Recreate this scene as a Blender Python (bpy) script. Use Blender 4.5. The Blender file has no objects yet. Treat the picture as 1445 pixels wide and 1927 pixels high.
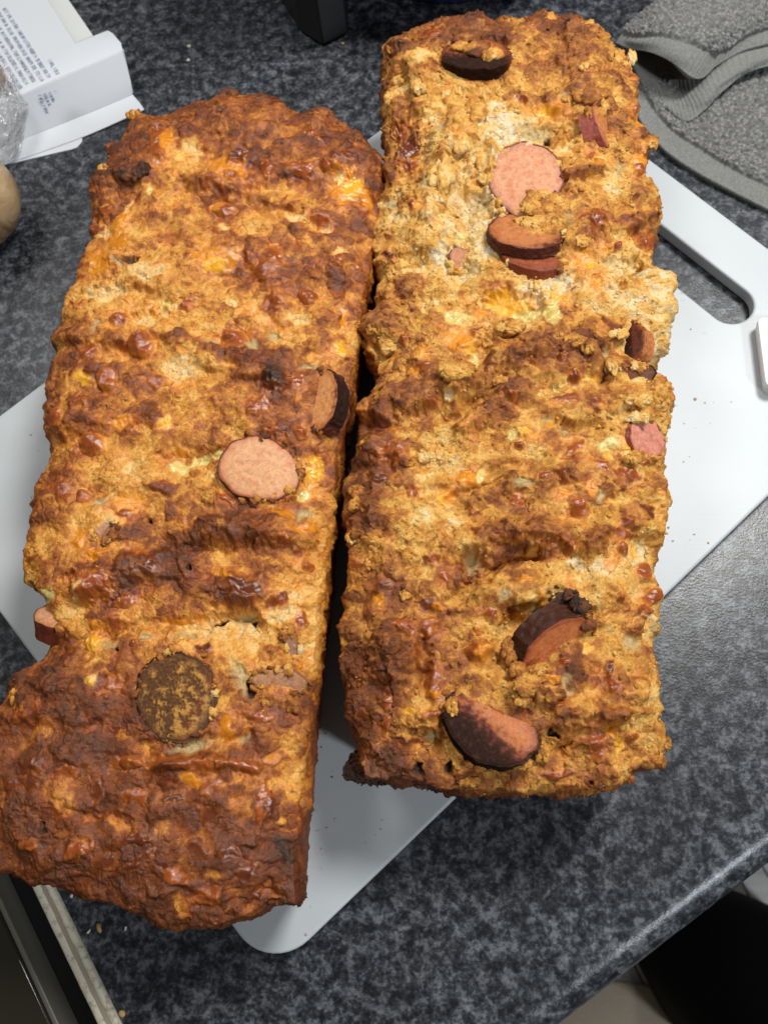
import bpy, bmesh, math, random
import numpy as np
from mathutils import Vector, Matrix, kdtree

S = bpy.context.scene
C = S.collection
# ------------------------------------------------------------------ camera
FPX, CX, CY, IW, IH = 1610.0, 722.5, 963.5, 1445.0, 1927.0
CAMH = 0.383
_g = np.array([.0685, .358, 1.0]); _g /= np.linalg.norm(_g)
_up = -_g
_X = np.array([1.0, 0, 0]); _X -= _X.dot(_up) * _up; _X /= np.linalg.norm(_X)
_Y = np.cross(_up, _X)
M = np.array([_X, _Y, _up])
CAM = np.array([0, 0, CAMH])

def at(px, py, z=0.0):
    """photo pixel -> point of the world at height z (metres above the worktop)"""
    w = M @ np.array([(px - CX) / FPX, (py - CY) / FPX, 1.0])
    return CAM + w * ((z - CAMH) / w[2])

def proj(P):
    c = (np.asarray(P) - CAM) @ M
    return c[..., 0] / c[..., 2] * FPX + CX, c[..., 1] / c[..., 2] * FPX + CY

def imgdir(deg):
    a = math.radians(deg)
    d = at(CX + 100 * math.cos(a), CY + 100 * math.sin(a)) - at(CX, CY)
    d[2] = 0
    return d / np.linalg.norm(d)

cam = bpy.data.cameras.new("camera")
co = bpy.data.objects.new("camera", cam); C.objects.link(co)
R = np.stack([M @ np.array([1., 0, 0]), M @ np.array([0, -1., 0]), M @ np.array([0, 0, -1.])], axis=1)
mw = Matrix.Identity(4)
for i in range(3):
    for j in range(3):
        mw[i][j] = R[i, j]
    mw[i][3] = CAM[i]
co.matrix_world = mw
cam.sensor_fit = 'VERTICAL'; cam.sensor_height = 36.0; cam.sensor_width = 27.0
cam.lens = 36.0 * FPX / IH
cam.clip_start = 0.01; cam.clip_end = 30
cam.dof.use_dof = True; cam.dof.focus_distance = 0.325; cam.dof.aperture_fstop = 30.0 / 1.7
S.camera = co
# ------------------------------------------------------------------ light
S.view_settings.view_transform = 'Standard'; S.view_settings.look = 'None'
S.view_settings.exposure = 0.0; S.view_settings.gamma = 1.0
w = bpy.data.worlds.new("World"); S.world = w; w.use_nodes = True
bg = w.node_tree.nodes['Background']
bg.inputs[0].default_value = (0.50, 0.47, 0.43, 1); bg.inputs[1].default_value = 0.18

def area(name, loc, target, size, power, col):
    l = bpy.data.lights.new(name, 'AREA'); l.shape = 'DISK'; l.size = size; l.energy = power; l.color = col
    o = bpy.data.objects.new(name, l); C.objects.link(o); o.location = loc
    o.rotation_euler = (Vector(target) - Vector(loc)).to_track_quat('-Z', 'Y').to_euler()
    return o
area("ceiling_lamp", (0.36, 0.50, 0.88), (0.0, 0.12, 0.05), 0.26, 10.0, (1.0, 0.985, 0.955))
area("far_lamp", (-0.40, 0.60, 0.90), (-0.05, 0.16, 0.05), 0.30, 3.8, (1.0, 0.985, 0.96))
area("side_lamp", (0.78, -0.60, 0.95), (0.10, 0.0, 0.0), 0.14, 7.5, (0.88, 0.94, 1.0))

# ------------------------------------------------------------------ noise
_rng = np.random.RandomState(7)
_perm = _rng.permutation(4096).astype(np.int32)
_gx = np.cos(np.linspace(0, 2 * np.pi, 4096, endpoint=False)).astype(np.float32)
_gy = np.sin(np.linspace(0, 2 * np.pi, 4096, endpoint=False)).astype(np.float32)
def _h(i, j, s):
    return _perm[(_perm[(i + s * 131) & 4095] + j) & 4095]
def perlin(x, y, s=0):
    x = np.asarray(x, np.float32); y = np.asarray(y, np.float32)
    i = np.floor(x).astype(np.int32); j = np.floor(y).astype(np.int32)
    fx = x - i; fy = y - j
    u = fx * fx * fx * (fx * (fx * 6 - 15) + 10); v = fy * fy * fy * (fy * (fy * 6 - 15) + 10)
    def gr(a, b):
        h = _h(i + a, j + b, s)
        return _gx[h] * (fx - a) + _gy[h] * (fy - b)
    a = gr(0, 0); b = gr(1, 0); c = gr(0, 1); d = gr(1, 1)
    a = a + u * (b - a); c = c + u * (d - c)
    return (a + v * (c - a)) * 1.5
def fbm(x, y, s=0, o=3):
    r = 0; am = 1.0; t = 0
    for k in range(o):
        r = r + am * perlin(x * 2 ** k, y * 2 ** k, s + k * 7); t += am; am *= .5
    return r / t
def worley(x, y, s=0):
    x = np.asarray(x, np.float32); y = np.asarray(y, np.float32)
    i = np.floor(x).astype(np.int32); j = np.floor(y).astype(np.int32)
    f1 = np.full(x.shape, 9.0, np.float32); f2 = f1.copy(); idd = np.zeros(x.shape, np.int32)
    for a in (-1, 0, 1):
        for b in (-1, 0, 1):
            h = _h(i + a, j + b, s)
            px = (h & 63) / 63.0 * .9 + .05; py = ((h >> 6) & 63) / 63.0 * .9 + .05
            d = np.hypot(i + a + px - x, j + b + py - y).astype(np.float32)
            n = d < f1
            f2 = np.where(n, f1, np.minimum(f2, d)); idd = np.where(n, h, idd); f1 = np.where(n, d, f1)
    return f1, f2, _perm[idd & 4095] / 4095.0
def dome(x, y, s):
    f1, f2, r = worley(x, y, s)
    return np.clip(1 - f1 * f1 * 1.5, -.3, 1) * (.35 + .65 * r), r
def sstep(e0, e1, x):
    t = np.clip((x - e0) / (e1 - e0), 0, 1)
    return t * t * (3 - 2 * t)

# ------------------------------------------------------------------ helpers
def thing(name, label, cat, loc=(0, 0, 0), group=None):
    o = bpy.data.objects.new(name, None); C.objects.link(o); o.location = loc
    o.empty_display_size = .02
    o['label'] = label; o['category'] = cat
    if group: o['group'] = group
    return o
def tag(o, label, cat, group=None):
    o['label'] = label; o['category'] = cat
    if group: o['group'] = group
    return o
def wloc(o):
    p = Vector((0, 0, 0))
    while o is not None:
        p += o.location; o = o.parent
    return np.array(p)
def npmesh(name, V, F, mat, parent=None, attrs=None, smooth=True, origin=None):
    """V in world metres; the object is placed at its parent's frame"""
    V = np.asarray(V, np.float32).reshape(-1, 3)
    base = wloc(parent) if parent is not None else (np.zeros(3) if origin is None else np.asarray(origin))
    V = V - base
    me = bpy.data.meshes.new(name)
    if isinstance(F, np.ndarray):
        k = F.shape[1]; n = F.shape[0]
        me.vertices.add(len(V)); me.vertices.foreach_set("co", V.astype(np.float32).ravel())
        me.loops.add(n * k); me.loops.foreach_set("vertex_index", F.astype(np.int32).ravel())
        me.polygons.add(n); me.polygons.foreach_set("loop_start", np.arange(0, n * k, k, dtype=np.int32))
        me.update(calc_edges=True)
    else:
        me.from_pydata([tuple(map(float, v)) for v in V], [], [tuple(map(int, f)) for f in F])
    if smooth:
        me.polygons.foreach_set("use_smooth", np.ones(len(me.polygons), bool))
    for k, a in (attrs or {}).items():
        a = np.asarray(a, np.float32)
        if a.ndim == 2:
            if a.shape[1] == 3: a = np.concatenate([a, np.ones((len(a), 1), np.float32)], 1)
            at_ = me.attributes.new(k, 'FLOAT_COLOR', 'POINT'); at_.data.foreach_set("color", a.ravel())
        else:
            at_ = me.attributes.new(k, 'FLOAT', 'POINT'); at_.data.foreach_set("value", a.ravel())
    me.update(); me.validate()
    if mat is not None: me.materials.append(mat)
    o = bpy.data.objects.new(name, me); C.objects.link(o)
    if parent is not None: o.parent = parent
    else: o.location = base
    return o
def gridfaces(n, m, mask=None):
    idx = np.arange(n * m).reshape(n, m)
    F = np.stack([idx[:-1, :-1], idx[1:, :-1], idx[1:, 1:], idx[:-1, 1:]], -1).reshape(-1, 4)
    if mask is not None: F = F[mask.reshape(-1)]
    return F
def bevel_mesh(name, V, F, mat, parent=None, bev=.001, seg=2, origin=None):
    base = wloc(parent) if parent is not None else (np.zeros(3) if origin is None else np.asarray(origin))
    bm = bmesh.new()
    vs = [bm.verts.new(Vector(v) - Vector(base)) for v in V]
    for f in F: bm.faces.new([vs[i] for i in f])
    bmesh.ops.recalc_face_normals(bm, faces=bm.faces)
    if bev > 0:
        bmesh.ops.bevel(bm, geom=list(bm.edges), offset=bev, segments=seg, profile=.5, affect='EDGES', clamp_overlap=True)
    me = bpy.data.meshes.new(name); bm.to_mesh(me); bm.free()
    me.materials.append(mat)
    for p in me.polygons: p.use_smooth = seg > 1
    o = bpy.data.objects.new(name, me); C.objects.link(o)
    if parent is not None: o.parent = parent
    else: o.location = base
    return o
def prism(poly, z0, z1):
    """poly: list of xy; returns V,F of an extruded polygon (z0,z1 may be per-vertex lists)"""
    n = len(poly)
    z0 = z0 if hasattr(z0, '__len__') else [z0] * n
    z1 = z1 if hasattr(z1, '__len__') else [z1] * n
    V = [(p[0], p[1], z) for p, z in zip(poly, z0)] + [(p[0], p[1], z) for p, z in zip(poly, z1)]
    F = [list(range(n))[::-1], list(range(n, 2 * n))] + [[i, (i + 1) % n, n + (i + 1) % n, n + i] for i in range(n)]
    return V, F

class NT:
    def __init__(s, name):
        s.m = bpy.data.materials.new(name); s.m.use_nodes = True
        s.t = s.m.node_tree; s.b = s.t.nodes['Principled BSDF']
    def n(s, typ, **k):
        o = s.t.nodes.new(typ)
        for a, v in k.items():
            if a in o.inputs: o.inputs[a].default_value = v
            else: setattr(o, a, v)
        return o
    def l(s, a, b): s.t.links.new(a, b)
    def noise(s, scale, detail=3, rough=.55, vec=None, dist=0):
        o = s.n('ShaderNodeTexNoise'); o.inputs['Scale'].default_value = scale; o.inputs['Detail'].default_value = detail
        o.inputs['Roughness'].default_value = rough; o.inputs['Distortion'].default_value = dist
        if vec is not None: s.l(vec, o.inputs['Vector'])
        return o
    def ramp(s, fac, stops, interp='LINEAR'):
        o = s.n('ShaderNodeValToRGB'); o.color_ramp.interpolation = interp
        e = o.color_ramp.elements
        while len(e) < len(stops): e.new(.5)
        for q, (p, c) in zip(e, stops):
            q.position = p; q.color = (*c, 1) if len(c) == 3 else c
        s.l(fac, o.inputs['Fac']); return o
    def mix(s, fac, a, b, mode='MIX'):
        o = s.n('ShaderNodeMix', data_type='RGBA', blend_type=mode)
        for i, v in ((0, fac), (6, a), (7, b)):
            if hasattr(v, 'is_linked') or isinstance(v, bpy.types.NodeSocket): s.l(v, o.inputs[i])
            else: o.inputs[i].default_value = v if i == 0 else (*v, 1)
        return o.outputs[2]
    def bump(s, h, strength=.3, dist=.001, normal=None):
        o = s.n('ShaderNodeBump'); o.inputs['Strength'].default_value = strength; o.inputs['Distance'].default_value = dist
        s.l(h, o.inputs['Height'])
        if normal is not None: s.l(normal, o.inputs['Normal'])
        return o.outputs[0]
    def set(s, **k):
        for a, v in k.items():
            i = s.b.inputs[a.replace('_', ' ')]
            if isinstance(v, bpy.types.NodeSocket): s.l(v, i)
            elif isinstance(v, tuple): i.default_value = (*v, 1) if len(v) < len(i.default_value) else v
            else: i.default_value = v
        return s.m
    def obj(s): return s.n('ShaderNodeTexCoord').outputs['Object']
def G(v): return (v, v, v)
def plain(name, col, rough=.5, spec=.5, bump=None, **k):
    t = NT(name)
    if bump:
        t.set(Normal=t.bump(t.noise(bump[0], 3, vec=t.obj()).outputs[0], bump[1], bump[2]))
    return t.set(Base_Color=col, Roughness=rough, Specular_IOR_Level=spec, **k)

# ------------------------------------------------------------------ materials
t = NT("laminate_worktop"); P = t.obj()
n1 = t.noise(175, 2, .60, P, .3); n2 = t.noise(560, 4, .70, P); n3 = t.noise(26, 2, .5, P)
a = t.n('ShaderNodeMath', operation='MULTIPLY_ADD'); t.l(n1.outputs[0], a.inputs[0]); a.inputs[1].default_value = .52
b_ = t.n('ShaderNodeMath', operation='MULTIPLY'); t.l(n2.outputs[0], b_.inputs[0]); b_.inputs[1].default_value = .48
t.l(b_.outputs[0], a.inputs[2])
r = t.ramp(a.outputs[0], [(0.40, (.009, .010, .013)), (.475, (.026, .029, .035)), (.515, (.046, .050, .058)), (.555, (.082, .088, .100)), (.64, (.150, .156, .168))])
r2 = t.ramp(n3.outputs[0], [(.35, G(.75)), (.65, G(1.15))])
colr = t.mix(1.0, r.outputs[0], r2.outputs[0], 'MULTIPLY')
fb = t.noise(900, 3, .6, P)
WORKTOP = t.set(Base_Color=colr, Roughness=.29, Specular_IOR_Level=.42, Normal=t.bump(fb.outputs[0], .18, .0006))

t = NT("board_plastic"); P = t.obj()
f1 = t.noise(14, 3, .5, P); mp = t.n('ShaderNodeMapping'); mp.inputs['Rotation'].default_value = (0, 0, .5); mp.inputs['Scale'].default_value = (16, 700, 1); t.l(P, mp.inputs[0]); f2 = t.noise(1.0, 3, .6, mp.outputs[0])
cb = t.ramp(f1.outputs[0], [(.3, (.48, .515, .535)), (.7, (.51, .54, .555))])
BOARD = t.set(Base_Color=cb.outputs[0], Roughness=.42, Specular_IOR_Level=.4, Normal=t.bump(f2.outputs[0], .10, .0004),
              Subsurface_Weight=.25, Subsurface_Radius=(1.0, 1.0, 1.0), Subsurface_Scale=.004)

def crust_mat(name, bumpamt=1.0):
    t = NT(name); P = t.obj()
    ca = t.n('ShaderNodeAttribute', attribute_name='col'); ga = t.n('ShaderNodeAttribute', attribute_name='gloss')
    nz = t.noise(1500, 4, .7, P); nf = t.noise(520, 3, .6, P)
    v = t.ramp(nz.outputs[0], [(.28, G(.58)), (.72, G(1.32))])
    c = t.mix(.8, ca.outputs['Color'], v.outputs[0], 'MULTIPLY')
    rr = t.n('ShaderNodeMapRange'); t.l(ga.outputs['Fac'], rr.inputs[0]); rr.inputs[3].default_value = .64; rr.inputs[4].default_value = .17
    sp = t.n('ShaderNodeMapRange'); t.l(ga.outputs['Fac'], sp.inputs[0]); sp.inputs[3].default_value = .32; sp.inputs[4].default_value = .55
    bs = t.n('ShaderNodeMapRange'); t.l(ga.outputs['Fac'], bs.inputs[0]); bs.inputs[3].default_value = .95 * bumpamt; bs.inputs[4].default_value = .30 * bumpamt
    ad = t.n('ShaderNodeMath', operation='ADD'); t.l(nz.outputs[0], ad.inputs[0]); t.l(nf.outputs[0], ad.inputs[1])
    bp = t.n('ShaderNodeBump'); bp.inputs['Distance'].default_value = .0007; t.l(ad.outputs[0], bp.inputs['Height']); t.l(bs.outputs[0], bp.inputs['Strength'])
    return t.set(Base_Color=c, Roughness=rr.outputs[0], Specular_IOR_Level=sp.outputs[0], Normal=bp.outputs[0],
                 Subsurface_Weight=.12, Subsurface_Radius=(1.0, .5, .2), Subsurface_Scale=.0012)
CRUST = crust_mat("baked_crust"); CHEESE = crust_mat("browned_cheese", .7)
def meat_mat(name, rough, bscale, bst):
    t = NT(name); P = t.obj()
    ca = t.n('ShaderNodeAttribute', attribute_name='col')
    nz = t.noise(bscale, 4, .6, P); n2 = t.noise(bscale * .35, 3, .6, P)
    v = t.ramp(n2.outputs[0], [(.3, G(.84)), (.7, G(1.06))])
    c = t.mix(.9, ca.outputs['Color'], v.outputs[0], 'MULTIPLY')
    rg = t.ramp(n2.outputs[0], [(.35, G(rough - .16)), (.65, G(rough + .10))])
    ch = t.n('ShaderNodeAttribute', attribute_name='char')
    rr = t.n('ShaderNodeMix'); t.l(ch.outputs['Fac'], rr.inputs[0]); t.l(rg.outputs[0], rr.inputs[2]); rr.inputs[3].default_value = .75
    sp = t.n('ShaderNodeMapRange'); t.l(ch.outputs['Fac'], sp.inputs[0]); sp.inputs[3].default_value = .22; sp.inputs[4].default_value = .06
    return t.set(Base_Color=c, Roughness=rr.outputs[0], Specular_IOR_Level=sp.outputs[0], Normal=t.bump(nz.outputs[0], bst, .0006),
                 Subsurface_Weight=.06, Subsurface_Radius=(1.0, .45, .25), Subsurface_Scale=.001)
FLESH = meat_mat("sausage_flesh", .36, 1300, .34); CASING = meat_mat("sausage_casing", .40, 700, .5)

# ------------------------------------------------------------------ worktop, floor, cooker edge
fe0, fe1 = at(1060, 1919, -.012)[:2], at(1445, 1622, -.012)[:2]
fd = (fe1 - fe0) / np.linalg.norm(fe1 - fe0); fn = np.array([fd[1], -fd[0]])       # along the front edge / outwards
ce0, ce1 = at(112, 1680, 0)[:2], at(232, 1927, 0)[:2]
cd = (ce1 - ce0) / np.linalg.norm(ce1 - ce0); cn = np.array([cd[1], -cd[0]])
if cn[0] > 0: cn = -cn                                                              # towards the cooker
def isec(p, d, q, e):
    s = np.linalg.solve(np.array([d, -e]).T, q - p); return p + s[0] * d
RB = .013; TH = .038
corner = isec(fe0, fd, ce0, cd)
flat0 = fe0 - fn * RB
A0 = isec(flat0, fd, ce0, cd)            # flat start at cooker end
L1_ = 1.25
prof = [(-.006, 0), (-.002, 0)]          # (outwards, z) bullnose profile
for k in range(13):
    a_ = math.pi / 2 * k / 12
    prof.append((RB * math.sin(a_), -RB * (1 - math.cos(a_))))
nk = len(prof)
def edge_pt(side, o_, z_):
    p = A0 + fd * (L1_ * side) + fn * o_
    if side == 0: p = isec(p, fd, ce0, cd)
    return (*p, z_)
V = [edge_pt(sd_, o_, z_) for sd_ in (0, 1) for (o_, z_) in prof]
F = [(k, k + 1, nk + k + 1, nk + k) for k in range(nk - 1)]
bk0 = A0 - cd * 1.15; bk1 = A0 + fd * L1_ - cd * 1.15
k0 = len(V); V += [edge_pt(0, -.006, 0), edge_pt(1, -.006, 0), (*bk1, 0), (*bk0, 0)]; F.append((k0, k0 + 1, k0 + 2, k0 + 3))
k0 = len(V); V += [edge_pt(0, RB, -RB), edge_pt(0, RB, -TH), edge_pt(1, RB, -TH), edge_pt(1, RB, -RB)]; F.append((k0, k0 + 1, k0 + 2, k0 + 3))
k0 = len(V); V += [edge_pt(0, o_, z_) for o_, z_ in prof] + [edge_pt(0, RB, -TH), (*bk0, -TH), (*bk0, 0)]; F.append(tuple(range(k0, len(V))))
o = npmesh("worktop", V, F, WORKTOP, smooth=False); o['kind'] = 'structure'
for p_ in o.data.polygons: p_.use_smooth = p_.index < nk - 1
# pale worn end strip of the worktop and the cooker beyond it
tn = NT("worn_cream_strip"); P = tn.obj()
q = tn.noise(60, 4, .6, P); q2 = tn.noise(320, 4, .7, P)
cc = tn.mix(tn.ramp(q2.outputs[0], [(.50, G(0)), (.66, G(1))]).outputs[0], (.52, .48, .38), (.30, .26, .19))
STRIP = tn.set(Base_Color=cc, Roughness=.55, Normal=tn.bump(q.outputs[0], .5, .001))
ww = .0085
s0 = A0 - cd * .5; s1 = A0 + cd * .10
st = thing("edge_strip", "worn cream strip along the end of the worktop beside the dark cooker", "trim", (*((s0 + s1) / 2), 0))
N = 160
rows = []
wv = [(0.0006, -.004), (.0006, .0006), (.0022, .0016), (.0036, .0010), (.0042, .0004), (.0052, .0013), (.0078, .0012), (ww, .0004), (ww, -.03)]
tt = np.linspace(0, 1, N)
for k, (o_, z_) in enumerate(wv):
    p = s0[None] + (s1 - s0)[None] * tt[:, None] + cn[None] * (o_ + (.0006 * fbm(tt * 60 + k, tt * 0 + k, 5) if 1 < k < 7 else 0 * tt))[:, None]
    zz = z_ + (.0004 * fbm(tt * 90, tt * 0 + k * 3, 9) if 1 <= k <= 7 else 0 * tt)
    rows.append(np.concatenate([p, zz[:, None] if hasattr(zz, 'shape') else np.full((N, 1), z_)], 1))
npmesh("strip", np.stack(rows), gridfaces(len(wv), N), STRIP, st, smooth=True)
crack = npmesh("crack", np.stack([np.concatenate([s0[None] + (s1 - s0)[None] * tt[:, None] + cn[None] * (e_ + .0008 * fbm(tt * 22, tt * 0, 3) + .0004 * fbm(tt * 90, tt * 0 + e_ * 900, 4))[:, None],
               np.full((N, 1), .0019)], 1) for e_ in (.0032, .0048)]), gridfaces(2, N), plain("strip_grime", (.26, .225, .165), .8), st)
def cooker_slab(name, o0, o1, z0, z1, mat, parent, bev):
    pol = [A0 - cd * .5 + cn * o0, A0 + cd * .16 + cn * o0, A0 + cd * .16 + cn * o1, A0 - cd * .5 + cn * o1]
    Vv, Ff = prism(pol, z0, z1)
    return bevel_mesh(name, Vv, Ff, mat, parent, bev, 2)
GLASSB = plain("hob_glass", (.018, .016, .010), .12, .5, (30, .05, .001))
ck = thing("cooker", "dark cooker with a black glass top beside the worktop's cream edge", "cooker", (*(A0 + cn * .25), -.9))
cooker_slab("glass_top", .026, .50, -.010, -.003, GLASSB, ck, .0015)
cooker_slab("side_rim", .0235, .0258, -.02, -.0035, plain("rim_steel", (.09, .085, .07), .35, .5), ck, .0006)
cooker_slab("body", .0245, .50, -.90, -.0205, plain("cooker_black", (.006, .006, .006), .4), ck, .002)
# dark trim band across the hob
cooker_slab("control_band", .058, .078, -.0028, -.0018, plain("hob_band", (.004, .004, .005), .15), ck, .0004)

FLOORC = NT("floor_boards"); P = FLOORC.obj()
mp = FLOORC.n('ShaderNodeMapping'); mp.inputs['Scale'].default_value = (3, 40, 1); FLOORC.l(P, mp.inputs[0])
q = FLOORC.noise(3.0, 5, .6, mp.outputs[0], .6)
FLOORM = FLOORC.set(Base_Color=FLOORC.ramp(q.outputs[0], [(.3, (.60, .595, .57)), (.55, (.76, .755, .73)), (.75, (.86, .855, .84))]).outputs[0], Roughness=.45)
FZ = -.90
o = npmesh("floor", [(-3, -3, FZ - .006), (3, -3, FZ - .006), (3, 3, FZ - .006), (-3, 3, FZ - .006)], [(0, 1, 2, 3)], plain("floor_base", (.10, .095, .085), .8)); o['kind'] = 'structure'
fdir = at(1330, 1927, FZ)[:2] - at(1255, 1780, FZ)[:2]; fdir /= np.linalg.norm(fdir); fnn = np.array([-fdir[1], fdir[0]])
fc = at(1200, 1830, FZ)[:2]
for k in range(-7, 8):
    pw = .036
    a_ = fc + fnn * (k * pw) - fdir * .9; b2 = a_ + fdir * 1.8
    Vv, Ff = prism([a_ + fnn * .0012, b2 + fnn * .0012, b2 + fnn * (pw - .0012), a_ + fnn * (pw - .0012)], FZ - .0055, FZ + .0004 * (k % 3))
    mm = 0
    bo = bevel_mesh("floorboard", Vv, Ff, FLOORM, None, .001, 1, origin=(*(a_ + fnn * pw / 2), FZ))
    bo.rotation_euler = (0, 0, 0)
    # parent to the floor (world offset kept, floor sits at the origin)
    bo.parent = o
# ------------------------------------------------------------------ chopping board
zb = .008
cAC = np.array([-.2589, .15357]); cCB = np.array([-.06902, -.05895]); cAD = np.array([.03973, .41888]); cBD = np.array([.22813, .20741])
def fillet(pts, r, n=10):
    out = []
    m = len(pts)
    for i in range(m):
        p = pts[i]; a = pts[i - 1] - p; b = pts[(i + 1) % m] - p
        a = a / np.linalg.norm(a); b = b / np.linalg.norm(b)
        rr = r[i] if hasattr(r, '__len__') else r
        th_ = math.acos(np.clip(a.dot(b), -1, 1)); d_ = rr / math.tan(th_ / 2)
        c_ = p + (a + b) / np.linalg.norm(a + b) * rr / math.sin(th_ / 2)
        p0 = p + a * d_ - c_; p1 = p + b * d_ - c_
        a0 = math.atan2(p0[1], p0[0]); a1 = math.atan2(p1[1], p1[0])
        da = (a1 - a0 + math.pi) % (2 * math.pi) - math.pi
        for k in range(n + 1):
            q_ = a0 + da * k / n
            out.append(c_ + rr * np.array([math.cos(q_), math.sin(q_)]))
    return out
# slot: parallel to the short handle edge
sA = at(1248, 422, zb)[:2]; sB = at(1414, 560, zb)[:2]; sC = at(1257, 529, zb)[:2]
ex = (cAD - cBD); ex = -ex / np.linalg.norm(ex); ey = np.array([-ex[1], ex[0]])
if ey[0] < 0: ey = -ey
p_end = at(1398, 588, zb)[:2]
wid = abs((at(1300, 465, zb)[:2] - at(1303, 565, zb)[:2]).dot(ey)) * .97
c_mid = (at(1300, 465, zb)[:2] + at(1303, 565, zb)[:2]) / 2
s_hi = (at(1416, 590, zb)[:2] - c_mid).dot(ex); s_lo = s_hi - .105
sl = [c_mid + ex * s_lo + ey * wid / 2, c_mid + ex * s_hi + ey * wid / 2, c_mid + ex * s_hi - ey * wid / 2, c_mid + ex * s_lo - ey * wid / 2]
slotp = fillet(sl, wid / 2 * .985, 12)
outp = fillet([cAC, cCB, cBD, cAD], [.012, .020, .018, .018], 10)
bo = bpy.data.curves.new("chopping_board", 'CURVE'); bo.dimensions = '2D'; bo.fill_mode = 'BOTH'
bo.extrude = zb / 2 - .0012; bo.bevel_depth = .0012; bo.bevel_resolution = 2; bo.offset = -.0012
for pts in (outp, slotp):
    sp = bo.splines.new('POLY'); sp.points.add(len(pts) - 1); sp.use_cyclic_u = True
    for q_, p_ in zip(sp.points, pts): q_.co = (p_[0], p_[1], 0, 1)
tmp = bpy.data.objects.new("tmp_board", bo); C.objects.link(tmp)
bpy.context.view_layer.update()
dg = bpy.context.evaluated_depsgraph_get()
me = bpy.data.meshes.new_from_object(tmp.evaluated_get(dg)); bpy.data.objects.remove(tmp)
me.name = "chopping_board"; me.materials.clear(); me.materials.append(BOARD)
for p_ in me.polygons: p_.use_smooth = False
brd = bpy.data.objects.new("chopping_board", me); C.objects.link(brd); brd.location = (0, 0, zb / 2 + .0002)
tag(brd, "white plastic chopping board with a slot handle under the two loaves", "chopping board")

# ------------------------------------------------------------------ loaves
RAMP_T = [0, .14, .28, .42, .55, .66, .78, .9, 1.0]
RAMP_C = np.array([(.78, .66, .46), (.78, .58, .29), (.76, .45, .115), (.63, .29, .044), (.40, .142, .025), (.235, .068, .014), (.125, .037, .011), (.042, .020, .011), (.016, .010, .008)])
def toastcol(T):
    T = np.clip(T, 0, 1)
    return np.stack([np.interp(T, RAMP_T, RAMP_C[:, k]) for k in range(3)], -1).astype(np.float32)
#      kind: (mode, value/colour, gloss, height mm)
KIND = {
 'W': ('t', .02, .05, .4), 'P': ('t', .13, .1, -.5), 'D': ('t', .34, .1, .3), 'B': ('t', .59, .35, 1.2), 'E': ('t', .47, .4, .2), 'K': ('t', .74, .45, 1.3), 'C': ('t', .90, .35, .8),
 'G': ('c', (.42, .285, .11), .6, -1.0), 'H': ('c', (.06, .032, .016), .1, -2.8),
 'R': ('c', (.27, .062, .014), .95, .9), 'Q': ('c', (.13, .030, .011), .95, .8), 'O': ('c', (.66, .20, .008), .95, .2),
 'Y': ('c', (.80, .43, .035), .95, .1), 'L': ('c', (.66, .52, .19), .95, -.2), 'S': ('c', (.42, .19, .10), .6, .3),
 'F': ('f', 0, 0, 0), 'U': ('h', 0, 0, 1.5), 'V': ('h', 0, 0, -1.5)}

def parse(s):
    out = []
    for it in s.replace('\n', ';').split(';'):
        it = it.split()
        if len(it) >= 3:
            f_ = [float(x) for x in it[1:]]
            out.append((it[0], *f_))
    return out

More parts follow.
